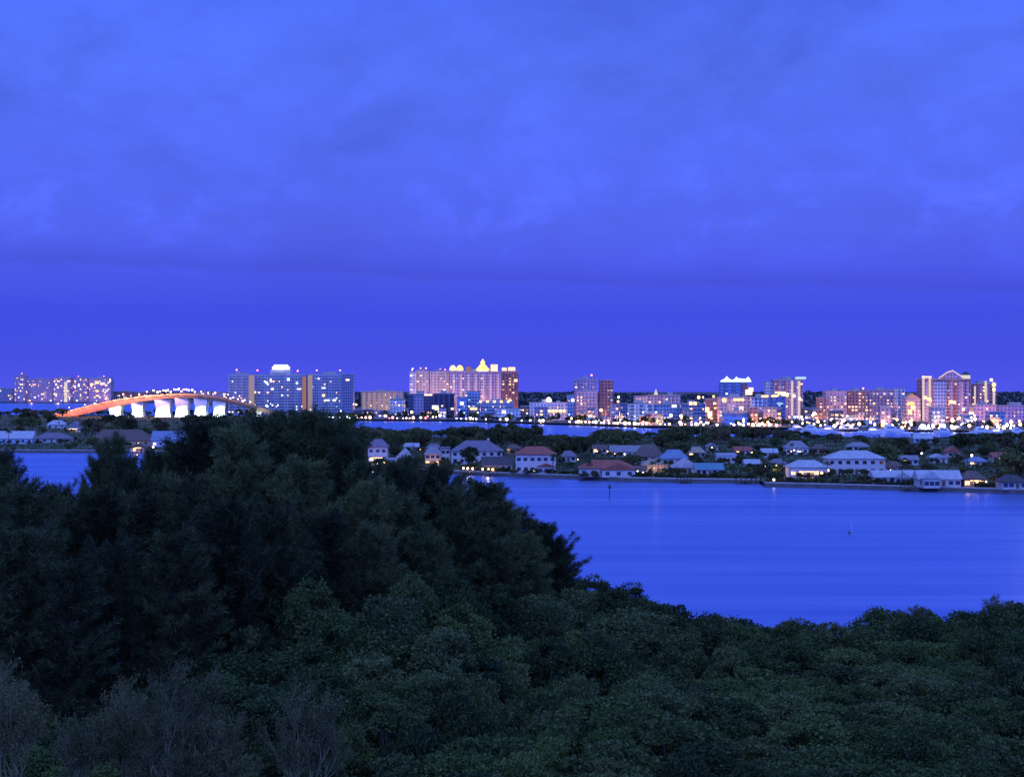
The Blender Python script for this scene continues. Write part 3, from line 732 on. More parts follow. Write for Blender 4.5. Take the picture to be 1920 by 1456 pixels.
# ------------------------------------------------------------------ lamps
def lamp_mesh(r): return MB().ball(0, 0, 0, r).mesh('lamp_head', None)
LM = {}
def lamp_head(r, mat):
    k = (r, mat.name)
    if k not in LM: LM[k] = MB().ball(0, 0, 0, r, n=10, m=6).mesh('lamp_head', mat)
    return LM[k]
POLES = {}
def lamp(px, row, d, r, mat, label, group, name='street_lamp', gz=1.6, cat='lamp'):
    z = wz(row, d)
    e = empty(name, (wx(px, d), d, gz), 0, label, cat, group)
    h = max(1.0, round(z-gz-r, 1))
    if h not in POLES: POLES[h] = MB().cyl(0, 0, -.2, h, .16, .10, 8).mesh('lamp_pole', M_darkmetal)
    mobj('pole', POLES[h], e); mobj('lamp_head', lamp_head(r, mat), e, (0, 0, h+r*.8)); return e
def glow(px, row, d, power, col, dy=0.0, rad=2.0):
    l = bpy.data.lights.new('glow_light', 'POINT'); l.energy = power; l.color = col; l.shadow_soft_size = rad
    o = bpy.data.objects.new('glow_light', l); COL.objects.link(o); o.location = (wx(px, d), d+dy, wz(row, d)); return o

# ------------------------------------------------------------------ skyline
CITY = []
def tower(short, label, x0, x1, top, d, fac, depth=24, name='tower', cat='building', rz=0.0, bands=None, band_mat=None, lit=(), nlit=0, litmats=None,
          roof_mat=None, beacons=(), columns=(), penthouse=True, group='buildings of the city skyline', fh=3.3, gz=1.6, steps=(), bays=0, winsize=(2.0, 1.7), bay_mat=None):
    s = d/F; w = (x1-x0)*s; h = wz(top, d)-gz; x = w/2; y = depth/2
    root = empty(name, (wx((x0+x1)/2, d), d+y, gz), rz, label, cat, group)
    CITY.append((x0, x1, top, d, short))
    Lx = lambda px: (px-(x0+x1)/2)*s
    Lz = lambda r_: wz(r_, d)-gz
    MB().box(-x, x, -y, y, -.3, h).build('wall', fac, root)
    rm = roof_mat or M_concrete
    rf = MB().box(-x-.5, x+.5, -y-.5, y+.5, h+.002, h+.7)
    if penthouse and w > 14: rf.box(-x*.35, x*.2, -y*.5, y*.5, h+.7, h+3.4); rf.box(x*.45, x*.62, -y*.3, y*.4, h+.7, h+2.2)
    ro = rf.build('roof', rm, root)
    if bands:
        nf = int(h/fh); bm_ = MB().box(-x*bands-.15, x*bands+.15, -1.1, .05, 0, .42).mesh('balcony', band_mat or M_pale)
        for k in range(1, min(nf, 40)): mobj('balcony', bm_, root, (0, -y, k*fh-.2))
    for k in range(bays):
        bx_ = -x + w*(k+.5)/bays
        MB().box(-w/bays*.2, w/bays*.2, -.9, .05, 0, h*.96).build('window_bay', bay_mat or M_glass, root, (bx_, -y, 0))
    for (a, b, t_, mt) in columns:
        MB().box(Lx(a), Lx(b), -y-1.6, -y+.05, 0, Lz(t_)).build('stair_tower', mt, root)
    mats_ = litmats or [M_winW, M_winP, M_winC, M_winD, M_winD]
    wms = [MB().box(-winsize[0]/2*f_, winsize[0]/2*f_, -.1, .05, 0, winsize[1]*(.6+.3*f_)).mesh('lit_window', q) for q in mats_ for f_ in (.5, .75, 1.05)]
    ncol = max(2, int(w/3.4)); nfl = max(2, int((h-2)/fh)); used = set()
    yo = -y-1.75 if bands or columns or bays else -y-.02
    yo = -y-1.2 if bands else (-y-.98 if bays else -y-.02)
    for k in range(min(int(nlit*.85+.5), 95)):
        c, f = int(rng.integers(0, ncol)), int(rng.integers(0, nfl))
        if (c, f) in used: continue
        used.add((c, f))
        mobj('window', wms[int(rng.integers(0, len(wms)))], root, (-x+w*(c+.5)/ncol, yo, 1.2+f*fh+.7))
    for (px, rw, ww, wh, mt) in lit:
        ww *= .72; wh *= .72
        MB().box(-ww/2, ww/2, -.2, .05, -wh/2, wh/2).build('window', mt, root, (Lx(px), yo-.5, Lz(rw)))
    for px, rw in beacons:
        z = Lz(rw); b = MB().cyl(0, 0, h+.5-z, -.5, .22, .14, 6).build('mast', M_darkmetal, root, (Lx(px), 0, z))
        mobj('beacon', lamp_head(.8, M_lampR), b)
    return root, Lx, Lz, y, h

F_blue = facade('fac_blue', (.30, .42, .58), (.05, .10, .19), 3.0, 3.3, .8, .66, .5)
F_bluedk = facade('fac_bluedark', (.16, .22, .36), (.03, .05, .12), 2.6, 3.4, .75, .66, .4)
F_cream = facade('fac_cream', (.62, .52, .42), (.12, .10, .10), 3.6, 3.3, .5, .55)
F_tan = facade('fac_tan', (.50, .42, .38), (.10, .07, .06), 3.2, 3.3, .5, .55)
F_pink = facade('fac_pink', (.52, .40, .40), (.08, .06, .08), 3.6, 3.4, .5, .5)
F_brick = facade('fac_brick', (.34, .19, .15), (.06, .04, .05), 3.4, 3.3, .6, .55)
F_white = facade('fac_white', (.66, .67, .70), (.08, .10, .15), 3.4, 3.3, .6, .5)
F_dark = facade('fac_dark', (.08, .09, .14), (.02, .03, .06), 2.8, 3.4, .7, .6, .35)
F_purple = facade('fac_purple', (.36, .30, .40), (.08, .07, .12), 3.4, 3.3, .5, .55)
F_glass = facade('fac_glass', (.24, .36, .62), (.06, .12, .30), 2.2, 3.5, .82, .78, .25)
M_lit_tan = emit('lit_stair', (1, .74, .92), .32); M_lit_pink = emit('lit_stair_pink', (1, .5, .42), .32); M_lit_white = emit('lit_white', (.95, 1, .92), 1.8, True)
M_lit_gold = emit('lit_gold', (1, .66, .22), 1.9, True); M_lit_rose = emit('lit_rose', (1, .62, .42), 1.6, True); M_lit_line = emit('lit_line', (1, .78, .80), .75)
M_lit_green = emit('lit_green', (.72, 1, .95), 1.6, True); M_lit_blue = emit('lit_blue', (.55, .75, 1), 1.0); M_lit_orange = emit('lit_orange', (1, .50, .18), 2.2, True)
M_lit_dimw = emit('lit_soft', (1, .86, .84), .8)

# far-left condominiums, across the bay
D = 4190
tower('far-left corner condo', 'slim condominium block, first of the far row at the left edge', 27, 47, 704, D, F_purple, 30, nlit=26, winsize=(3, 2.6), beacons=[(38, 700)])
tower('long far condo', 'long dark condominium slab in the far row at the left', 47.6, 100, 711, D+10, F_purple, 30, nlit=34, winsize=(3, 2.6))
tower('taller far condo', 'taller condominium slab in the middle of the far left row', 100.6, 132, 708, D, F_purple, 30, nlit=40, winsize=(3.2, 2.8), columns=[(121, 126, 716, M_lit_dimw)])
tower('blue far condo', 'bluish condominium with scattered lights in the far left row', 132.6, 166, 709, D+12, F_purple, 30, nlit=46, winsize=(3.2, 2.8), beacons=[(144, 705)])
tower('bright-topped far condo', 'rightmost far condominium with bright lit upper floors', 166.6, 208, 709, D, F_purple, 30, nlit=42, winsize=(3.2, 2.8), lit=[(172, 720, 9, 5, M_winP), (182, 717, 11, 6, M_winW), (192, 719, 12, 6, M_winP), (199, 722, 6, 5, M_winP), (183, 733, 5, 5, M_winW)], beacons=[(192, 705)])
tower('low far-left block', 'low hazy block at the very left edge of the far shore', -20, 24, 729, D+60, F_purple, 30, nlit=14, winsize=(3, 2.6))
for k, (a, b, t_) in enumerate([(216, 250, 734), (252, 276, 736), (278, 300, 733), (366, 396, 734), (398, 424, 736)]):
    tower('low far block', ['low dark block with lamps right of the far condominiums', 'low dim block behind the rising bridge ramp', 'low block just left of the bridge crest', 'low pinkish block right of the bridge crest', 'low pinkish block next to the first blue tower'][k], a, b, t_, 4230, F_brick if k < 3 else F_pink, 30, nlit=10, winsize=(3.4, 3))

# three blue glass condominium towers
D = 2430
tower('first blue tower', 'left blue glass condominium tower with a flat overhanging roof', 428, 466, 702, D, F_blue, 26, bands=.96, band_mat=M_pale, nlit=7, litmats=[M_winW, M_winC], beacons=[(441, 693)], columns=[(466.5, 477, 703, M_lit_tan)], bays=3, bay_mat=F_bluedk)
r_, Lx, Lz, y, h = tower('crowned blue tower', 'widest blue glass condominium with a glowing oval drum on its roof', 478, 575, 703, D+6, F_blue, 28, bands=.97, nlit=24, litmats=[M_winC, M_winC, M_winW], beacons=[(480, 694), (556, 695)], bays=5, bay_mat=F_bluedk,
      lit=[(500, 717, 3, 3, M_winC), (508, 713, 3, 6, M_winP), (541, 711, 4, 4, M_winC), (557, 718, 3, 3, M_winC), (561, 729, 7, 2, M_winC), (511, 729, 4, 3, M_winC), (478, 735, 4, 3, M_winW)], columns=[(567, 574, 706, M_lit_pink)])
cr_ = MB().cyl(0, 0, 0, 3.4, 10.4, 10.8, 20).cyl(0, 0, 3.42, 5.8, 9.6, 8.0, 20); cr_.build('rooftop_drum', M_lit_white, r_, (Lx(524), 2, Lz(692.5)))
MB().box(-11.8, 11.8, -8, 8, 0, Lz(692.6)-h-.72).build('drum_base', M_pale, r_, (Lx(524), 2, h+.71))
tower('right blue tower', 'right blue glass condominium tower with a lit tan stair column', 578, 662, 702, D, F_blue, 26, bands=.97, nlit=16, litmats=[M_winC, M_winW, M_winB], beacons=[(592, 694), (636, 694)], columns=[(577.2, 586, 703, M_lit_tan), (641, 661, 701, F_bluedk)], bays=4, bay_mat=F_bluedk,
      lit=[(607, 727, 6, 2, M_winC), (607, 741, 4, 4, M_winW), (652, 712, 6, 3, M_winP), (613, 750, 9, 2, M_winC), (627, 750, 5, 3, M_winC)])
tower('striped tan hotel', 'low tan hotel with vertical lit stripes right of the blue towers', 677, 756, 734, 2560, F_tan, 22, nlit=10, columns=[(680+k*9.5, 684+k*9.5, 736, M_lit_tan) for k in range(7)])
tower('small white block', 'small pale blue white block in front of the tan hotel', 732, 758, 749, 2240, F_white, 18, nlit=8)
# the domed hotel-residence
D = 2380
tower('cream wing left turret', 'slim white corner turret at the left end of the cream wing', 768, 780, 698, D, F_white, 20, bands=.9, nlit=10, beacons=[(772, 693)], lit=[(774, 690.5, 2.5, 2, M_winP)])
tower('cream wing', 'cream residential block with twin bays left of the domed tower', 780.6, 804, 695, D+4, F_cream, 22, bays=4, bay_mat=F_tan, nlit=12, litmats=[M_winD, M_winP], beacons=[(788, 690), (798, 690)])
tower('second cream wing', 'cream stepped block adjoining the domed tower on its left', 806, 842, 697, D+2, F_cream, 22, bays=5, bay_mat=F_tan, nlit=16, litmats=[M_winD, M_winP, M_winC], beacons=[(825, 692), (834, 693)])
r_, Lx, Lz, y, h = tower('domed tower', 'tallest cream and brick tower with glowing domes and a lit pyramid roof', 843, 940, 697, D-4, F_purple, 30, bands=.5, nlit=34, litmats=[M_winD, M_winP, M_winC, M_winB], bays=7, bay_mat=F_cream)
for a in (849, 862):
    MB().cyl(0, 0, 0, 3.2, 4.0, 4.0, 14).ball(0, 0, 3.0, 3.4, n=14, m=8).build('dome', M_lit_rose if a < 855 else M_lit_gold, r_, (Lx(a), -y+4, Lz(694.5)))  # floodlighting put in as the domes' own glow
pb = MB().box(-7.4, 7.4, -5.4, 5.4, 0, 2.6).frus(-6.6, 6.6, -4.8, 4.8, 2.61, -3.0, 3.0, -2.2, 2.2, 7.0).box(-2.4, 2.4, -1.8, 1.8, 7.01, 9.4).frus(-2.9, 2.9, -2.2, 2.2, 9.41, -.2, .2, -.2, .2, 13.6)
pb.build('pyramid_roof', M_lit_gold, r_, (Lx(905), -y+6, Lz(694.5)))  # roof glows by itself in place of floodlighting
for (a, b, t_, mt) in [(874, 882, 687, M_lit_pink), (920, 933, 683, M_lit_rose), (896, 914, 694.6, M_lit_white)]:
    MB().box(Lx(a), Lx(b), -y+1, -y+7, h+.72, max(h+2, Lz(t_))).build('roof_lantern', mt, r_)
r2, Lx2, Lz2, y2, h2 = tower('banded brick tower', 'curved brick tower with dark balcony bands right of the pyramid roof', 940.6, 972, 696, D-2, F_brick, 30, bands=.98, band_mat=M_bark, nlit=30, litmats=[M_winD, M_winP, M_winW], lit=[(967, 713, 5, 4, M_winW), (956, 752, 6, 5, M_winW)])
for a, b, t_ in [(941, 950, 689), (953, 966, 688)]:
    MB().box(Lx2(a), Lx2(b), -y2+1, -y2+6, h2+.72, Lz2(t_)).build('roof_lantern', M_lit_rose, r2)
# lower row before it
tower('dark office', 'dark blue office block with a pale vertical panel', 766, 812, 739, 2180, F_dark, 22, nlit=4, columns=[(776, 794, 741, F_purple)], litmats=[M_winP], lit=[(803, 740, 12, 2.5, M_winP)])
tower('black office', 'black office block with a white lit disc on its front', 812.6, 852, 738, 2170, F_dark, 22, nlit=5, lit=[(816, 763, 9, 5, M_winC), (819, 766, 6, 4, M_winW), (848, 766, 4, 3, M_winP)], bays=4)
tower('deep blue apartments', 'deep blue lit apartment block right of the black office', 857, 875, 745, 2110, F_glass, 20, bands=.95, nlit=6, litmats=[M_winB, M_winC], lit=[(866, 756, 5, 4, M_winC)])
tower('grey blue apartments', 'grey blue stepped apartment block under the domed tower', 875.6, 900, 734, 2130, F_blue, 20, bands=.95, nlit=6, litmats=[M_winB, M_winC], lit=[(888, 766, 10, 3, M_winW)])
tower('terrace apartments', 'blue terraced apartment block with a row of lights along its top', 900.6, 962, 753, 2110, F_blue, 20, bands=.96, nlit=20, litmats=[M_winB, M_winP, M_winC], lit=[(888+k*13, 752.5, 3.5, 3, M_winW) for k in range(1, 6)])
tower('low blue lobby', 'low pale blue pavilion with a bright star of light in front of the terraces', 930, 976, 766, 2060, F_white, 14, nlit=4, litmats=[M_winB], lit=[(945, 772, 5, 4, M_winC), (938, 786, 4, 3, M_winC)], penthouse=False)
tower('dim brown block', 'dim low brown block right of the terraced apartments', 977, 992, 762, 2080, F_brick, 16, nlit=4)
r_, Lx, Lz, y, h = tower('white arcade midrise', 'white midrise with lit arched windows and one bright roof lamp', 993, 1063, 755, 2030, F_white, 18, bands=.9, nlit=8, litmats=[M_winP, M_winD], lit=[(1030+k*7, 770, 4, 3, M_winW) for k in range(5)] + [(1010, 783, 12, 4, M_winP), (1018, 778, 10, 3, M_winP)])
b_ = MB().cyl(0, 0, h+.5-Lz(749), -1.2, .3, .2, 8).build('mast', M_darkmetal, r_, (Lx(1029), -y+2, Lz(749))); mobj('beacon', lamp_head(2.2, emit('beacon_white', WHITE, 9)), b_)
tower('pale slim block', 'slim pale blue block left of the purple tower', 1064, 1076, 741, 2000, F_blue, 16, nlit=3, lit=[(1074, 750, 4, 4, M_winC)])
tower('purple tower', 'purple stepped tower with a red beacon and pink lower front', 1077, 1121, 711, 2080, F_purple, 22, nlit=14, litmats=[M_winD, M_winD, M_winP], beacons=[(1110, 703)])
tower('pink tower front', 'pink lower front block before the purple tower', 1080, 1120, 734, 2050, F_pink, 18, nlit=18, litmats=[M_winD, M_winD, M_winP, M_winW], bands=.9)
tower('reddish slab', 'reddish slab tower attached right of the purple tower', 1125, 1150, 713, 2095, F_brick, 22, nlit=9, litmats=[M_winD, M_winB], columns=[(1122.5, 1128, 713.5, M_lit_blue)] if False else ())
tower('small lavender block', 'small lavender block low beside the reddish slab', 1145, 1161, 759, 1900, F_purple, 14, nlit=8, bands=.9, litmats=[M_winB, M_winP])
tower('blue gap block', 'small dim blue block between lavender and pale midrise', 1162, 1176, 757, 1990, F_bluedk, 14, nlit=3)
tower('beige block', 'beige block at the left of the small hilltop trio', 1190, 1214, 743, 2240, F_cream, 20, nlit=6)
r_, Lx, Lz, y, h = tower('steepled block', 'narrow rose block with a small steeple between two beige ones', 1215, 1240, 741, 2250, F_pink, 20, nlit=8, penthouse=False, litmats=[M_winW, M_winP, M_winD])
MB().frus(-2.2, 2.2, -2.2, 2.2, 0, -.15, .15, -.15, .15, Lz(729)-h-.7).build('steeple', M_lit_dimw, r_, (Lx(1231), 0, h+.71))
tower('hazy beige block', 'hazy beige block right of the steeple', 1241, 1276, 741, 2245, F_purple, 20, nlit=8, bays=5, bay_mat=F_cream)
tower('pale banded midrise', 'pale blue midrise with dark window bands near the water', 1178, 1226, 758, 1900, F_white, 16, bands=.95, bays=3, bay_mat=F_bluedk, nlit=9, litmats=[M_winB, M_winC])
tower('pale right midrise', 'pale blue midrise joined right of the banded one', 1226.6, 1276, 759, 1905, F_blue, 16, nlit=8, litmats=[M_winB, M_winC, M_winD], lit=[(1264, 761, 6, 3, M_winC)])
tower('dark purple office', 'dark purple office with broad window bands and lamps on its roof', 1277, 1322, 757, 1880, F_bluedk, 18, bands=.97, band_mat=M_pale, nlit=10, litmats=[M_winW, M_winP, M_winD], lit=[(1295, 756, 4, 4, M_winW), (1303, 756, 4, 4, M_winW), (1283, 783, 10, 4, M_winP)])
tower('orange-lit block', 'brick block glowing orange at its foot left of the crowned glass tower', 1323, 1345, 748, 1960, F_brick, 18, nlit=8, litmats=[M_winP, M_winW], lit=[(1326, 768, 5, 6, M_winW), (1331, 776, 6, 7, M_winP), (1338, 743, 3, 3, M_winW), (1340, 756, 4, 3, M_winP)])
r_, Lx, Lz, y, h = tower('green-crowned tower', 'blue glass tower with a bright white green lit crown', 1352, 1400, 717, 2080, F_glass, 24, bays=3, bay_mat=F_bluedk, nlit=6, litmats=[M_winB, M_winC], columns=[(1390, 1401, 718, F_brick)], penthouse=False)
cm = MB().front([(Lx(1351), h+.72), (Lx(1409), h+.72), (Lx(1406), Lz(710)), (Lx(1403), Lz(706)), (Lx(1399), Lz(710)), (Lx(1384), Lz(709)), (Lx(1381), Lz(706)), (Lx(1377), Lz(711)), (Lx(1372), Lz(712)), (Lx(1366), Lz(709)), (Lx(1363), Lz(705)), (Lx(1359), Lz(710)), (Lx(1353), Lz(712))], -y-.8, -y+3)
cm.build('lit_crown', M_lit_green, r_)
tower('rose stepped block', 'rose and white stepped block with a lit cornice before the crowned tower', 1348, 1412, 745, 1930, F_pink, 20, nlit=16, litmats=[M_winP, M_winW, M_winD], lit=[(1385, 749, 14, 3, M_winW), (1358, 750, 5, 5, M_winW), (1390, 768, 5, 9, M_winP), (1404, 735, 9, 7, M_winP), (1408, 730, 6, 5, M_winW)])
tower('bright blue box', 'low box of bright blue glass on the waterfront', 1357, 1403, 775, 1740, emit('blue_glow', (.05, .12, .85), .8) if False else F_glass, 14, nlit=10, litmats=[emit('window_blue', (.12, .25, 1), 1.3)], winsize=(3.2, 1.8), penthouse=False, lit=[(1362+k*11, 784, 7, 2.2, emit('blue_band', (.06, .16, 1), .9)) for k in range(4)] + [(1366+k*11, 792, 7, 2.2, emit('blue_band', (.06, .16, 1), .9)) for k in range(4)])
tower('pale glass half', 'pale blue glass block, left half of the curved office', 1409, 1441, 745, 1900, F_blue, 20, bays=4, bay_mat=F_white, nlit=3, litmats=[M_winB], lit=[(1434, 742.5, 9, 2.6, M_winW)])
tower('deep glass half', 'deep blue glass block, right half of the curved office', 1441.6, 1473, 744, 1895, F_glass, 20, nlit=4, litmats=[M_winB], lit=[(1462, 756, 8, 2.4, M_winB), (1452, 742, 8, 2.6, M_winW)], bays=3, bay_mat=F_bluedk)
tower('white stub tower', 'white blank stub tower left of the roof lit high-rise', 1437, 1450, 716, 2120, F_white, 20, nlit=1, penthouse=False)
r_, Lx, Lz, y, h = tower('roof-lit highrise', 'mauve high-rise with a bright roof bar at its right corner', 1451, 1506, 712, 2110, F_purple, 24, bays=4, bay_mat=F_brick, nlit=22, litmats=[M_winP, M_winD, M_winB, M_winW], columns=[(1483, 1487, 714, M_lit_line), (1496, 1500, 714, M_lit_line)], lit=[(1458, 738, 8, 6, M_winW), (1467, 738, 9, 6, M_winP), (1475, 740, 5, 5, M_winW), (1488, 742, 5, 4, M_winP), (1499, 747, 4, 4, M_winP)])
MB().box(Lx(1493), Lx(1511), -y-1, -y+6, h+.75, h+3.2).build('roof_bar', M_lit_blue, r_)
tower('low dark corner block', 'low dark block with scattered lamps right of the mauve high-rise', 1507, 1533, 766, 1960, F_brick, 18, nlit=9, litmats=[M_winP, M_winW])
# brown condominiums and the gabled tower
for k, (a, b, t_, fc, lb) in enumerate([(1536, 1548, 746, F_brick, 'short brown end block of the brown condominium row'), (1548.6, 1588, 734, F_pink, 'brown condominium with a pale arched roofline, left of its row'), (1589, 1628, 733, F_brick, 'brown condominium with scattered lit windows, middle of its row'), (1628.6, 1681, 732, F_purple, 'mauve condominium slab at the right of the brown row')]):
    tower(['brown end block', 'arched brown condo', 'middle brown condo', 'mauve condo slab'][k], lb, a, b, t_, 2060+6*k, fc, 22, bands=.95, band_mat=M_concrete, nlit=[8, 20, 34, 38][k], litmats=[M_winP, M_winW, M_winD, M_winP, M_winB], beacons=[(b-6, t_-5)] if k == 2 else ())
tower('pale pylon', 'slim pale pylon block between the mauve slab and the orange lit one', 1682, 1697, 728, 2040, F_white, 14, nlit=3, penthouse=False, bays=2, bay_mat=F_blue)
r_, Lx, Lz, y, h = tower('orange gable block', 'block glowing orange under a small gable', 1698, 1726, 748, 1990, F_tan, 16, nlit=10, litmats=[M_winW, M_winP], penthouse=False, lit=[(1708, 756, 9, 4, M_lit_orange), (1712, 764, 6, 5, M_winW), (1706, 772, 5, 6, M_winW)])
MB().front([(Lx(1698), h+.71), (Lx(1726), h+.71), (Lx(1710), Lz(737))], -y, y).build('gable', plain('gable_tan', (.5, .34, .2), .8), r_)
r_, Lx, Lz, y, h = tower('gabled tower', 'largest right hand tower with a lit gable outline and light columns', 1729, 1821, 711, 1990, F_brick, 26, bays=6, bay_mat=F_purple, nlit=34, litmats=[M_winP, M_winD, M_winW, M_winB], penthouse=False,
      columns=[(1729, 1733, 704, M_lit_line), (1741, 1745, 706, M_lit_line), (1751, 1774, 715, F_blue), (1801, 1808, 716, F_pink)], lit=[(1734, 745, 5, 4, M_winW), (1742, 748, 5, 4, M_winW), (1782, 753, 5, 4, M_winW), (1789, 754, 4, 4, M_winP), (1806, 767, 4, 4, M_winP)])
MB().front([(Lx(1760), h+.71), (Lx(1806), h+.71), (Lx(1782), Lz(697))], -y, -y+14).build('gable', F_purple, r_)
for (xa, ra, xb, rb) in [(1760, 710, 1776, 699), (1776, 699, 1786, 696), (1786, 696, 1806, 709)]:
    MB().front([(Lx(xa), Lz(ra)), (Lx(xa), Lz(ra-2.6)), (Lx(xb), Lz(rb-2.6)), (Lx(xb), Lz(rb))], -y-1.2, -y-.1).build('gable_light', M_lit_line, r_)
MB().box(Lx(1728), Lx(1746), -y-1.9, -y-1.65, Lz(708), Lz(705)).build('lit_cap', M_lit_rose, r_)
cu = MB().box(Lx(1806), Lx(1820), -y+2, -y+9, h+.71, Lz(703)).build('cupola', M_lit_dimw, r_)
MB().frus(Lx(1804), Lx(1822), -y+1, -y+10, Lz(702.9), Lx(1812.5), Lx(1813.5), -y+5, -y+6, Lz(696)).build('cupola_roof', M_darkmetal, cu)
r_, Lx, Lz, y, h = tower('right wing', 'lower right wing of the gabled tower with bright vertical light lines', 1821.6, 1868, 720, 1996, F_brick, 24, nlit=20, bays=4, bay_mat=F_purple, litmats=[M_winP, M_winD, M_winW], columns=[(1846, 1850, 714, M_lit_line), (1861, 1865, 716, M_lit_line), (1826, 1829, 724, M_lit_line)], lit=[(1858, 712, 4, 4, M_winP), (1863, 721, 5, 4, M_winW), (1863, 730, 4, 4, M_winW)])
tower('mauve hall', 'low mauve hall at the right edge beyond the gabled tower', 1826, 1868, 760, 1900, F_pink, 20, nlit=14, litmats=[M_winP, M_winD, M_winW])
tower('long purple hall', 'long low purple hall running out of the right edge', 1869, 1950, 761, 1910, F_purple, 20, nlit=14, litmats=[M_winP, M_winD, M_winB])

# low infill houses behind the waterfront trees
for k, (a, b, t_, d_) in enumerate([(664, 700, 768, 2140), (702, 730, 770, 2130), (1100, 1128, 784, 1860), (1130, 1144, 782, 1850), (1486, 1530, 786, 1720), (1540, 1580, 787, 1720), (1584, 1640, 789, 1700), (1645, 1690, 787, 1690), (1830, 1880, 789, 1650)]):
    tower('low waterfront block', ['low dark block under the blue towers by the quay', 'low block left of the dark blue office by the quay', 'low pavilion at the foot of the pink tower', 'tiny block left of the lavender one by the quay', 'low shed beneath the mauve high-rise', 'low shed beneath the brown condominium row, left', 'long low terrace beneath the brown condominium row', 'low block beneath the pale pylon', 'low block beneath the mauve hall'][k], a, b, t_, d_, [F_dark, F_purple, F_white, F_pink][k % 4], 12, nlit=7, penthouse=False, litmats=[M_winW, M_winP, M_winC])
NAMED = list(CITY)
def near_city(px):
    b = min(NAMED, key=lambda c: abs((c[0]+c[1])/2-px) + (c[3] > 3000)*200); return b[4]
for k in range(46):
    a = rng.uniform(985, 1910) if k % 6 else rng.uniform(664, 960)
    wd = rng.uniform(12, 34); d = shore_d(a) + rng.uniform(45, 190); t_ = rng.uniform(762, 786)
    if wz(t_, d) < 6: t_ = row_of(rng.uniform(6, 9), d)
    fl = max(2, int((wz(t_, d)-1.6)/3.3)); kind = int(rng.integers(0, 6))
    tower('low %s block' % ['brown', 'tan', 'pink', 'white', 'mauve', 'blue'][kind], f"low {['brown', 'tan', 'pink', 'white', 'mauve', 'blue'][kind]} block of {fl} floors near the {near_city(a)}", a, a+wd, t_, d, [F_brick, F_tan, F_pink, F_white, F_purple, F_blue][kind], 12, nlit=int(rng.integers(3, 10)), penthouse=wd > 24, litmats=[M_winW, M_winP, M_winW, M_winD], winsize=(2.4, 1.7), name='low_block', group='low blocks along the waterfront')
    if k % 2: glow(a+wd/2, 790, d-6, 5e3, (1, .45, .16), 0, 1.0)


# ------------------------------------------------------------------ waterfront lamps
W_, P_, C_, G_, R_ = M_lampW, M_lampP, M_lampC, M_lampG, M_lampR
LAMPS = [(449,742,W_),(424,746,P_),(432,747,P_),(438,752,C_),(455,752,P_),(462,755,W_),(468,757,P_),(478,759,P_),(500,760,C_),(511,759,C_),(521,759,P_),(582,767,C_),(639,770,C_),(663,757,P_),(668,758,P_),
 (600,785,C_),(618,784,C_),(624,783,C_),(638,786,C_),(655,784,G_),(652,786,G_),(670,782,P_),(678,782,P_),(686,782,P_),(694,782,P_),(723,779,W_),(730,784,R_),(736,784,R_),(745,784,C_),(756,784,P_),(762,784,P_),(768,784,P_),(775,784,P_),(789,782,C_),(772,772,W_),(798,784,R_),
 (790,782,C_),(812,781,P_),(818,781,P_),(825,778,C_),(856,786,G_),(865,785,C_),(874,785,C_),(882,786,P_),(887,786,C_),(893,787,C_),(911,786,P_),(938,786,C_),(950,786,C_),(978,788,C_),(994,788,C_),(1012,788,P_),(1018,792,P_),(1068,792,P_),(1085,790,W_),(1090,791,P_),(1098,791,P_),(1105,791,W_),(1112,791,P_),
 (1117,796,P_),(1127,797,C_),(1142,796,P_),(1149,798,R_),(1158,797,P_),(1173,795,C_),(1180,793,C_),(1190,798,C_),(1197,794,C_),(1205,794,C_),(1212,793,C_),(1238,795,W_),(1247,795,W_),(1255,795,P_),(1277,795,P_),(1285,795,W_),(1297,798,P_),(1305,795,P_),(1258,778,P_),(1277,779,W_),(1330,782,P_),(1127,768,W_),(1160,744,W_),(1159,752,W_),
 (1309,795,P_),(1319,796,P_),(1376,798,C_),(1394,798,C_),(1412,799,P_),(1420,798,W_),(1424,795,P_),(1433,796,P_),(1443,797,P_),(1456,797,C_),(1480,781,W_),(1490,781,P_),(1497,781,P_),(1503,781,P_),(1512,782,P_),(1524,778,P_),(1527,774,P_),(1485,790,P_),(1505,793,C_),(1518,801,C_),(1534,790,C_),(1558,786,P_),(1570,793,P_),(1578,793,W_),(1590,795,P_),(1580,779,W_),(1600,795,P_),(1611,794,P_),
 (1625,785,W_),(1640,795,P_),(1655,796,W_),(1672,797,P_),(1682,786,W_),(1690,800,P_),(1697,798,W_),(1707,790,P_),(1710,786,W_),(1705,805,P_),(1725,800,C_),(1732,798,C_),(1738,801,G_),(1741,797,C_),(1742,806,C_),(1753,781,P_),(1784,798,C_),(1792,800,C_),(1805,793,P_),(1815,788,C_),(1821,782,P_),(1845,790,C_),(1851,800,C_),(1872,800,C_),(1882,800,G_),(1896,797,C_),(1896,790,C_),(1882,808,C_),(1310,744,W_),(1318,744,P_)]
cn = {M_lampW.name: 'warm orange', M_lampP.name: 'peach', M_lampC.name: 'white', M_lampG.name: 'greenish white', M_lampR.name: 'red'}
LAMPS += [(float(rng.uniform(1478, 1915)), float(rng.triangular(776, 797, 806)), [W_, P_, P_, C_, C_, P_][int(rng.integers(0, 6))]) for _ in range(48)]
LAMPS += [(float(rng.uniform(1000, 1475)), float(rng.triangular(782, 795, 800)), [W_, P_, P_, C_][int(rng.integers(0, 4))]) for _ in range(24)]
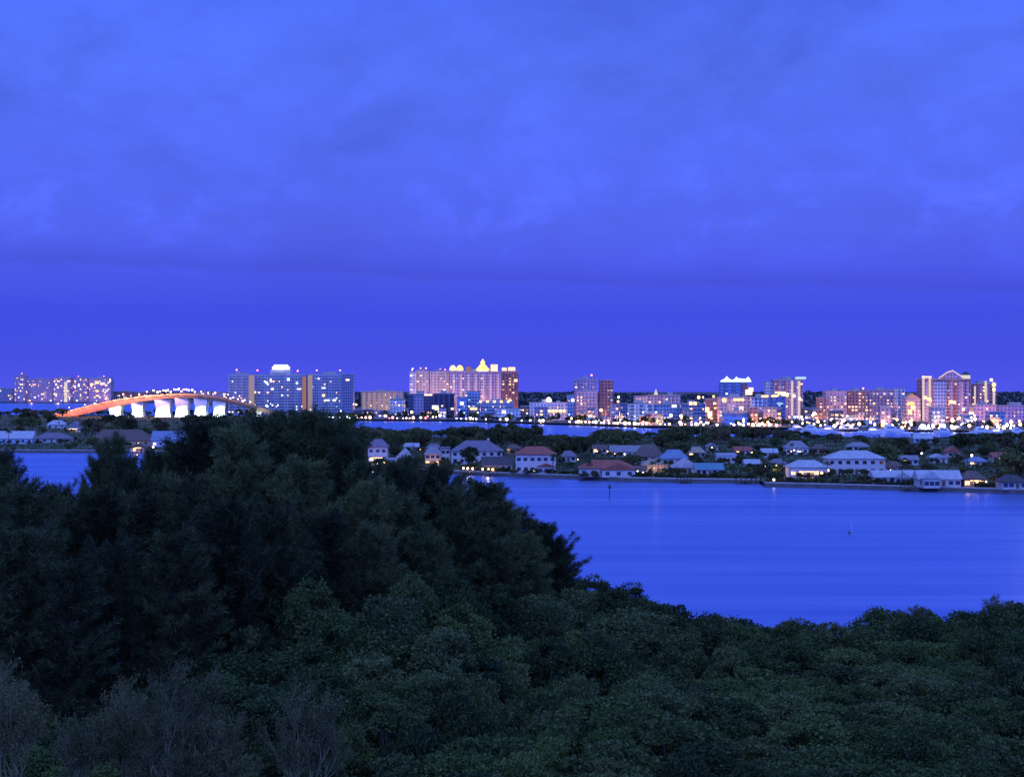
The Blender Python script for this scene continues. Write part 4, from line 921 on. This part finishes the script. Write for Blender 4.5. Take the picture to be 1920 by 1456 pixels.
for (px, rw, mt) in LAMPS:
    d = shore_d(px) + 12
    if px < 470: d = 2330
    if wz(rw, d) < 3.0: d = (CAM_H-3.0)*F/(rw-HOR)
    if d < shore_d(px) + 1 and px > 470: d = shore_d(px) + 2 + rng.uniform(0, 4)
    z = wz(rw, d)
    if z < 2.2: rw = row_of(2.2, d)
    if z > 12: d += 60  # high ones are rooftop and window lights, stood on added masts
    lamp(px, rw, d, float(rng.choice([.5, .7, .9, 1.2])), mt, f'{cn[mt.name]} {"rooftop-height" if z > 12 else "quay"} lamp at the foot of the {near_city(px)}', 'lamps along the city waterfront')
# pools of lamplight on the facades
for (px, rw, d, p, c) in [(795, 765, 2350, 9e4, (1, .62, .5)), (825, 760, 2350, 9e4, (1, .64, .5)), (955, 768, 2345, 9e4, (1, .45, .25)), (905, 745, 2350, 4e4, (1, .6, .5)), (716, 765, 2530, 6e4, (1, .6, .4)), (1100, 785, 2025, 5e4, (1, .5, .55)), (1138, 775, 2070, 3e4, (1, .45, .45)),
        (1330, 782, 1940, 4e4, (1, .5, .3)), (1385, 765, 1905, 4e4, (1, .62, .6)), (1480, 775, 2085, 5e4, (1, .55, .5)), (1570, 785, 2035, 7e4, (1, .5, .35)), (1610, 786, 2035, 6e4, (1, .5, .35)), (1660, 788, 2035, 7e4, (1, .5, .4)), (1708, 780, 1970, 4e4, (1, .5, .2)),
        (1780, 774, 1965, 8e4, (1, .5, .22)), (1745, 780, 1970, 4e4, (1, .5, .5)), (1840, 782, 1880, 4e4, (1, .45, .7)), (1890, 782, 1885, 4e4, (1, .45, .7)), (1030, 785, 2010, 2e4, (1, .7, .7)), (1225, 760, 2225, 3e4, (1, .6, .45)), (1200, 790, 1885, 2e4, (.8, .9, 1)), (60, 745, 4150, 5e4, (1, .6, .6)), (180, 742, 4150, 9e4, (1, .55, .5)), (110, 742, 4150, 5e4, (1, .6, .6))]:
    glow(px, rw, d, p*.42, (c[0], c[1]*.8, c[2]*.7), -8)

# trees along the city waterfront
tn = 0
for px in list(np.arange(480, 1930, 15)) + list(np.arange(664, 1000, 22)):
    px = px + rng.uniform(-6, 6); d = shore_d(px) + rng.uniform(16, 60); h = rng.uniform(4, 9.5) if px < 1480 else rng.uniform(3.5, 7)
    w = rng.uniform(.6, 1.1)
    pl = rng.uniform() < .25
    plant('palm' if pl else 'city', tn, (wx(px, d), d, 1.6), (h/11,)*3 if pl else (w, w, h/9), 'palm_tree' if pl else 'shore_tree', f'{"small palm" if pl else "dark round tree"} on the quay before the {near_city(px)}', 'tree', 'trees along the city waterfront'); tn += 1
# distant woods beyond the city: one mass nobody could count
Nn = 9000
xs = rng.uniform(-2600, 2600, Nn); dd = rng.uniform(4800, 5300, Nn)
hh = 15 + 4*np.sin(xs*.011) + 2.5*np.sin(xs*.043+1) + 1.5*np.sin(xs*.13)
zz = rng.uniform(0, 1, Nn)**.7*hh
u = unit(rng.normal(size=(Nn, 3)))*rng.uniform(3, 6, (Nn, 1))
n2 = 7000; x2 = rng.uniform(-1900, 1900, n2); d2 = rng.uniform(3000, 3700, n2); h2 = 9 + 3*np.sin(x2*.017) + 2*np.sin(x2*.06+2)
k2 = x2/d2*F > -480                                               # the open bay lies further left
xs = np.concatenate([xs, x2[k2]]); dd = np.concatenate([dd, d2[k2]]); zz = np.concatenate([zz, (rng.uniform(0, 1, n2)**.7*h2+1)[k2]])
u = unit(rng.normal(size=(len(xs), 3)))*rng.uniform(2.5, 5.5, (len(xs), 1))
woods = mobj('distant_woods', leaf_mesh('distant_woods', np.stack([xs, dd, zz], 1), u, perp(u)*3.5, leafmat('haze_tinted_leaf', (.02, .03, .03), (.05, .06, .06), .02)))  # leaf colour shifted bluer to carry the distance haze
tag(woods, 'dark blue line of far woods along the horizon behind the city', 'woods', None, 'stuff')

# ------------------------------------------------------------------ the bridge
cl = [(86, 781.5, 2300), (130, 771, 2290), (170, 760.5, 2278), (215, 751, 2262), (260, 744.5, 2248), (300, 741, 2235), (340, 739.5, 2225), (372, 740.5, 2220), (410, 745.5, 2220), (450, 755, 2224), (490, 766, 2232), (540, 780, 2245)]
bx0 = Vector((wx(340, 2225), 2225, 1.0))
bridge = empty('bridge', bx0, 0, 'long arched road bridge with orange lit deck and white floodlit piers', 'bridge')
pts = []
for (a, b) in zip(cl, cl[1:]):
    for q in np.linspace(0, 1, 4, endpoint=False): pts.append(tuple(a[i]+(b[i]-a[i])*q for i in range(3)))
pts.append(cl[-1])
def bz(px): return float(np.interp(px, [p[0] for p in pts], [wz(p[1], p[2]) for p in pts]))
def bd(px): return float(np.interp(px, [p[0] for p in pts], [p[2] for p in pts]))
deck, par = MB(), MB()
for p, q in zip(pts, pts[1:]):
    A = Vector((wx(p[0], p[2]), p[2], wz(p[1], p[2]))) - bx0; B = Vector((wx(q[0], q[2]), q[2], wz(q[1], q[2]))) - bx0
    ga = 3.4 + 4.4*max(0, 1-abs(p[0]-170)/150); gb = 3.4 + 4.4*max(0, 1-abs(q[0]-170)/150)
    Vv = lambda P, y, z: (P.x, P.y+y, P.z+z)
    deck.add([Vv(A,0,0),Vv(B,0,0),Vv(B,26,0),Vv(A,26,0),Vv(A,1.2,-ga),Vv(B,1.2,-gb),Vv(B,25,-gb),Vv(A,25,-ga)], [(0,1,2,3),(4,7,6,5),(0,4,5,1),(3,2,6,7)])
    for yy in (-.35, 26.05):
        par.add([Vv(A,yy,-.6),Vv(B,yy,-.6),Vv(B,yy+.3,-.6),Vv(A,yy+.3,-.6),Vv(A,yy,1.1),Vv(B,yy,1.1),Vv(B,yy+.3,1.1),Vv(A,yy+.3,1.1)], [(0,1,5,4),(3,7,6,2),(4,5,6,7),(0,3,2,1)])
deck.build('deck', plain('lamp_tinted_deck', (.36, .22, .14), .85, .2, .15), bridge); par.build('parapet', plain('lamp_tinted_parapet', (.40, .25, .14), .85, .2, .15), bridge)  # orange of the lamplight partly put into the concrete base colours
for (a, b) in [(203, 227), (245, 268), (289, 319), (327, 352), (363, 387), (398, 422), (478, 490)]:
    pc = (a+b)/2; dpt = bd(pc); top = bz(pc)-3.0
    xa, xb = wx(a, dpt)-bx0.x, wx(b, dpt)-bx0.x; y0 = dpt-bx0.y
    tp = lambda px: bz(px)-bx0.z-3.5-4.4*max(0, 1-abs(px-170)/150)
    k_ = (xb-xa)*.18
    MB().front([(xa, 0), (xb, 0), (xb-k_*.5, tp(b)*.45), (xb, tp(b)*.82), (xb+.4, tp(b)), (xa-.4, tp(a)), (xa, tp(a)*.82), (xa+k_*.5, tp(a)*.45)], y0+3, y0+20).build('pier', M_white, bridge)
    MB().box(xa-2, xb+2, y0+1, y0+22, -2, .0).build('pile_cap', M_concrete, bridge)
    fx = MB().box(-.8, .8, -.5, .5, -.4, .4).build('floodlight', M_lampG, bridge, ((xa+xb)/2, y0-12, 1.5))
    l = bpy.data.lights.new('pier_flood', 'SPOT'); l.energy = 4.2e4*(1 if b-a > 15 else .3); l.color = (.84, 1, .66); l.spot_size = R(78); l.spot_blend = .35; l.shadow_soft_size = .6
    o = bpy.data.objects.new('pier_flood', l); COL.objects.link(o); o.location = (wx(pc, dpt-13), dpt-13, 2.0); o.rotation_euler = (R(90), 0, 0)
BL = [108, 122, 131, 160, 199, 232, 262, 276, 289, 296, 301, 307, 312, 316, 321, 327, 331, 336, 341, 345, 350, 355, 361, 366, 378, 391, 404, 421, 428, 438, 447, 459, 470]
for k, px in enumerate(BL):
    px = float(px); crest = 288 < px < 372
    d = bd(px); z = bz(px)
    root = empty('bridge_lamp', (wx(px, d), d-.2, z+.2), 0, f'{"white" if crest else "orange"} lamp on the bridge {"crest" if crest else "left ramp" if px < 290 else "right ramp"}', 'lamp', 'lamps along the bridge')
    lh = float(rng.uniform(3.2, 6.6)); MB().cyl(0, 0, 0, lh, .14, .1, 6).box(-.08, .08, -2.6, 0, lh-.2, lh-.04).build('pole', M_darkmetal, root)
    mobj('lamp_head', lamp_head(float(rng.choice([.6, .8, 1.0])) if crest else float(rng.choice([.35, .45, .6])), emit('bridge_lamp_white', (1, .70, .50), 16, True) if crest else emit('bridge_lamp_orange', (1, .30, .10), 40, True)), root, (0, -2.6, lh-.6))

for px, p in [(108, 1.3), (124, 1.2), (140, 1.2), (158, 1.2), (176, 1.2), (194, 1.3), (212, 1.5), (230, 1.7), (250, 1.8), (272, 1.8), (292, 1.6), (310, 1.2), (330, .8), (350, .5), (380, .04), (410, .03), (440, .03)]:
    d = bd(px); glow(px, row_of(bz(px)+5.0, d-7), d-7, 1.15e4*p, (1, .27, .13) if px < 200 else (1, .40, .26), 0, .6)  # added lights off the deck side, no fixtures, to colour the girder orange
for px in np.arange(96, 486, 13):
    px = px + rng.uniform(-5, 5); d = bd(min(max(px, 90), 530)) + rng.uniform(34, 90); h = min(rng.uniform(5, 9), bz(px)-3) 
    if h > 3: plant('city', int(rng.integers(0, 4)), (wx(px, d), d, .6), (rng.uniform(.8, 1.2), 1, h/9), 'shore_tree', f'dark tree beyond the piers under the {"left ramp" if px < 290 else "crest" if px < 372 else "right ramp"} of the bridge', 'tree', 'trees beyond the bridge')  # trees on the bank behind the bridge, not on a quay
# ------------------------------------------------------------------ boats
def hull(L, Bm, Hh):
    m_ = MB(); sec = []
    for q in np.linspace(0, 1, 9):
        b = Bm/2*min(1, (1-q)**.55*1.25) if q > .3 else Bm/2*(.86+.14*q/.3)
        z = Hh*(.82+.35*q*q); xq = -L/2+L*q
        sec.append([(xq, -b, z), (xq, -b*.72, -.4), (xq, b*.72, -.4), (xq, b, z)])
    for s_ in sec: m_.v += s_
    for j in range(8):
        for i in range(4): m_.f.append((j*4+i, (j+1)*4+i, (j+1)*4+(i+1) % 4, j*4+(i+1) % 4))
    m_.f.append((0, 1, 2, 3)); return m_
def yacht(px, row, L, rz, label, lit=True):
    d = dist(row); e = empty('motor_yacht', (wx(px, d), d, 0), rz, label, 'boat', 'boats in the marina')
    hull(L, L*.28, L*.13).build('hull', M_white, e)
    c = MB().frus(-L*.30, L*.22, -L*.10, L*.10, L*.115, -L*.27, L*.10, -L*.085, L*.085, L*.235).build('cabin', M_white, e)
    w = M_winW if lit else M_glass
    for sy in (-1, 1): MB().box(-L*.22, L*.08, -.03, .03, 0, L*.045).build('window', w, c, (0, sy*(L*.097), L*.16))
    MB().frus(-L*.24, L*.02, -L*.08, L*.08, L*.237, -L*.22, -L*.02, -L*.07, L*.07, L*.30).build('flybridge', M_white, e)
    return e
def sailboat(px, row, L, rz, label):
    d = dist(row); e = empty('sailboat', (wx(px, d), d, 0), rz, label, 'boat', 'boats in the marina')
    hull(L, L*.26, L*.1).build('hull', M_white, e)
    MB().frus(-L*.2, L*.2, -L*.07, L*.07, L*.09, -L*.17, L*.12, -L*.05, L*.05, L*.15).build('cabin', M_white, e)
    m_ = MB().cyl(L*.08, 0, .5, L*1.25, .11, .07, 6).build('mast', M_pale, e)
    MB().tube([(L*.08, 0, L*.2), (-L*.35, 0, L*.21)], .1, .08, 5).build('boom', M_pale, e)
for i, (px, row, L, rz, lab) in enumerate([(1496, 806, 15, .2, 'white motor yacht leftmost in the marina'), (1523, 808, 17, -.4, 'white motor yacht moored beneath the mauve high-rise'), (1550, 810, 16, 2.8, 'white yacht moored before the left brown condominium'),
        (1590, 808, 18, .3, 'long white yacht beneath the middle brown condominium'), (1640, 812, 16, -.3, 'white yacht moored before the mauve slab'), (1672, 810, 20, .1, 'biggest white yacht, moored left of the pale pylon'), (1733, 809, 17, .5, 'white yacht under the bright lamps below the gabled tower'),
        (1768, 812, 15, 2.6, 'white yacht with its bow to the left below the gable'), (1795, 806, 14, .6, 'small white yacht right of the gable'), (1840, 812, 17, .2, 'white yacht before the mauve hall'), (1872, 814, 16, -.5, 'white yacht before the long purple hall'), (1908, 812, 15, .3, 'white yacht at the right edge of the marina')]):
    yacht(px, row, L, rz, lab, i % 2 == 0)
for (px, row, L, rz, lab) in [(1510, 812, 11, .3, 'sailboat with bare mast at the left of the marina'), (1612, 812, 12, 2.9, 'sailboat with bare mast beneath the middle brown condominium'), (1700, 814, 12, .2, 'sailboat with bare mast below the orange gable'), (1815, 816, 12, .1, 'sailboat with bare mast right of the gabled tower'), (1000, 806, 10, .1, 'sailboat anchored before the white arcade midrise')]:
    sailboat(px, row, L, rz, lab)

# ------------------------------------------------------------------ shore lamps, docks, channel markers
for (px, rw, r, mt, lab) in [(834, 878, .40, C_, 'white lamp left of the lit dock'), (1001, 887, .38, C_, 'white lamp below the white house with red tiles'), (1451, 881, .55, W_, 'bright warm lamp at the canal mouth'), (1451, 900, .38, P_, 'lower lamp on the seawall at the canal mouth'),
        (1434, 874, .30, C_, 'small lamp on the canal dock'), (1505, 882, .42, W_, 'warm lamp under the left eave of the pavilion'), (1541, 886, .42, W_, 'warm lamp beside the pavilion steps'), (1552, 881, .50, W_, 'bright warm lamp right of the pavilion'), (1527, 878, .3, P_, 'small lamp at the middle of the pavilion'),
        (1822, 853, .5, C_, 'white lamp high among the trees at the right'), (1728, 849, .45, C_, 'white lamp among the trees right of centre'), (707, 862, .5, W_, 'warm lamp at the lavender house porch'), (707, 884, .36, C_, 'white lamp on the shore below the lavender house'),
        (255, 838, .7, W_, 'orange lamp on the left shore'), (287, 838, .5, C_, 'white lamp on the left shore'), (137, 802, .8, P_, 'warm lamp at the porch under the bridge ramp'), (869, 881, .4, P_, 'peach lamp, first on the lit dock'), (877, 880, .4, P_, 'peach lamp, second on the lit dock'), (886, 881, .4, P_, 'peach lamp, third on the lit dock'),
        (905, 886, .4, W_, 'warm lamp, left one over the mooring'), (916, 885, .36, W_, 'warm lamp, middle one over the mooring'), (924, 887, .42, W_, 'warm lamp, right one over the mooring'), (1224, 834, .5, emit('lamp_rose', (1, .4, .3), 12), 'rose lamp on the brown roofed house'), (1815, 905, .36, W_, 'orange lamp below the glowing house, left'), (1832, 903, .34, W_, 'orange lamp below the glowing house, right')]:
    f = front_d(px); d = dist(rw, 3.4)
    if d < f + 1.5: d = f + 1.5
    lamp(px, rw, d, r, mt, lab, 'lamps on the island shore', gz=1.2)
for (px, rw, p, c) in [(700, 862, 260, (1, .5, .2)), (812, 866, 160, (1, .55, .25)), (878, 880, 120, (1, .5, .3)), (915, 885, 120, (1, .6, .3)), (1230, 880, 160, (1, .55, .3)), (1515, 884, 260, (1, .6, .3)), (1825, 898, 420, (1, .38, .12)), (258, 838, 500, (1, .4, .15)), (1451, 884, 120, (1, .6, .3)), (137, 803, 500, (1, .6, .4))]:
    d = max(front_d(px)+3, dist(rw, 3.2)); glow(px, row_of(3.6, d), d, p*6, c, -2, .4)
for k in range(30):
    h_ = HOUSES[int(rng.integers(0, len(HOUSES)))]
    px = rng.uniform(h_[0]-4, h_[1]+4); d = max(front_d(px)+2, h_[4]-rng.uniform(2.5, 6)); hh = rng.uniform(2.2, 3.6)
    lamp(px, row_of(hh, d), d, float(rng.choice([.16, .2, .26])), [W_, P_, W_, C_][k % 4], f'small {["warm orange", "peach", "warm orange", "white"][k % 4]} garden lamp before the {h_[5]}', 'garden lamps of the island', 'garden_lamp', 1.2)
def dock(px0, px1, off, label):
    d = front_d((px0+px1)/2) - off; x0, x1 = wx(px0, d), wx(px1, d)
    e = empty('dock', ((x0+x1)/2, d, 0), 0, label, 'dock', 'docks on the island shore'); w = (x1-x0)/2
    MB().box(-w, w, -1.1, 1.1, 1.0, 1.2).box(-.8, .8, 1.1, off-.6, 1.0, 1.2).build('deck', M_timber, e)
    pm = MB().cyl(0, 0, -1, 2.1, .16, .15, 8).mesh('piling', M_timber)
    for k in range(5):
        for sy in (-1.25, 1.25): mobj('piling', pm, e, (-w+2*w*k/4, sy, 0))
dock(864, 892, 5, 'timber dock lined with peach lamps left of the mooring'); dock(902, 932, 6, 'timber dock under the three warm mooring lamps')
dock(1270, 1296, 6, 'timber dock before the white gabled house'); dock(1380, 1418, 5, 'timber dock along the canal mouth'); dock(1690, 1716, 6, 'timber dock before the twin gabled house')
def marker(px, base, top, label, twin=False):
    d = dist(base); h = wz(top, d); e = empty('channel_marker', (wx(px, d), d, 0), 0, label, 'channel marker', 'channel markers in the bay')
    if twin:
        MB().cyl(-.45, 0, -2, h*.9, .07, .06, 8).build('post', M_concrete, e); MB().cyl(.6, 0, -2, h, .08, .07, 8).build('post', M_pale, e)
        MB().box(-.3, .45, -.06, .06, .15, .6).build('crosspiece', M_darkmetal, e)
    else:
        MB().cyl(0, 0, -2, h, .17, .15, 8).build('post', M_timber, e); MB().box(-.55, .55, -.26, -.18, h-1.1, h-.05).build('board', M_darkmetal, e)
marker(1143, 933, 909, 'dark single post marker with a board, near the far seawall'); marker(1592, 1001, 979, 'pair of thin white pilings out in the open bay', True)

# ------------------------------------------------------------------ render settings
scene.view_settings.view_transform = 'Standard'; scene.view_settings.look = 'None'; scene.view_settings.exposure = 0; scene.view_settings.gamma = 1
scene.render.engine = 'CYCLES'
c = scene.cycles
c.use_denoising = True; c.max_bounces = 4; c.diffuse_bounces = 2; c.glossy_bounces = 2; c.transmission_bounces = 2
c.sample_clamp_indirect = 2.0; c.use_light_tree = True; c.caustics_reflective = False; c.caustics_refractive = False
print('mangroves', N_MANG, 'objects', len(scene.objects), 'lights', len([o for o in scene.objects if o.type == 'LIGHT']))
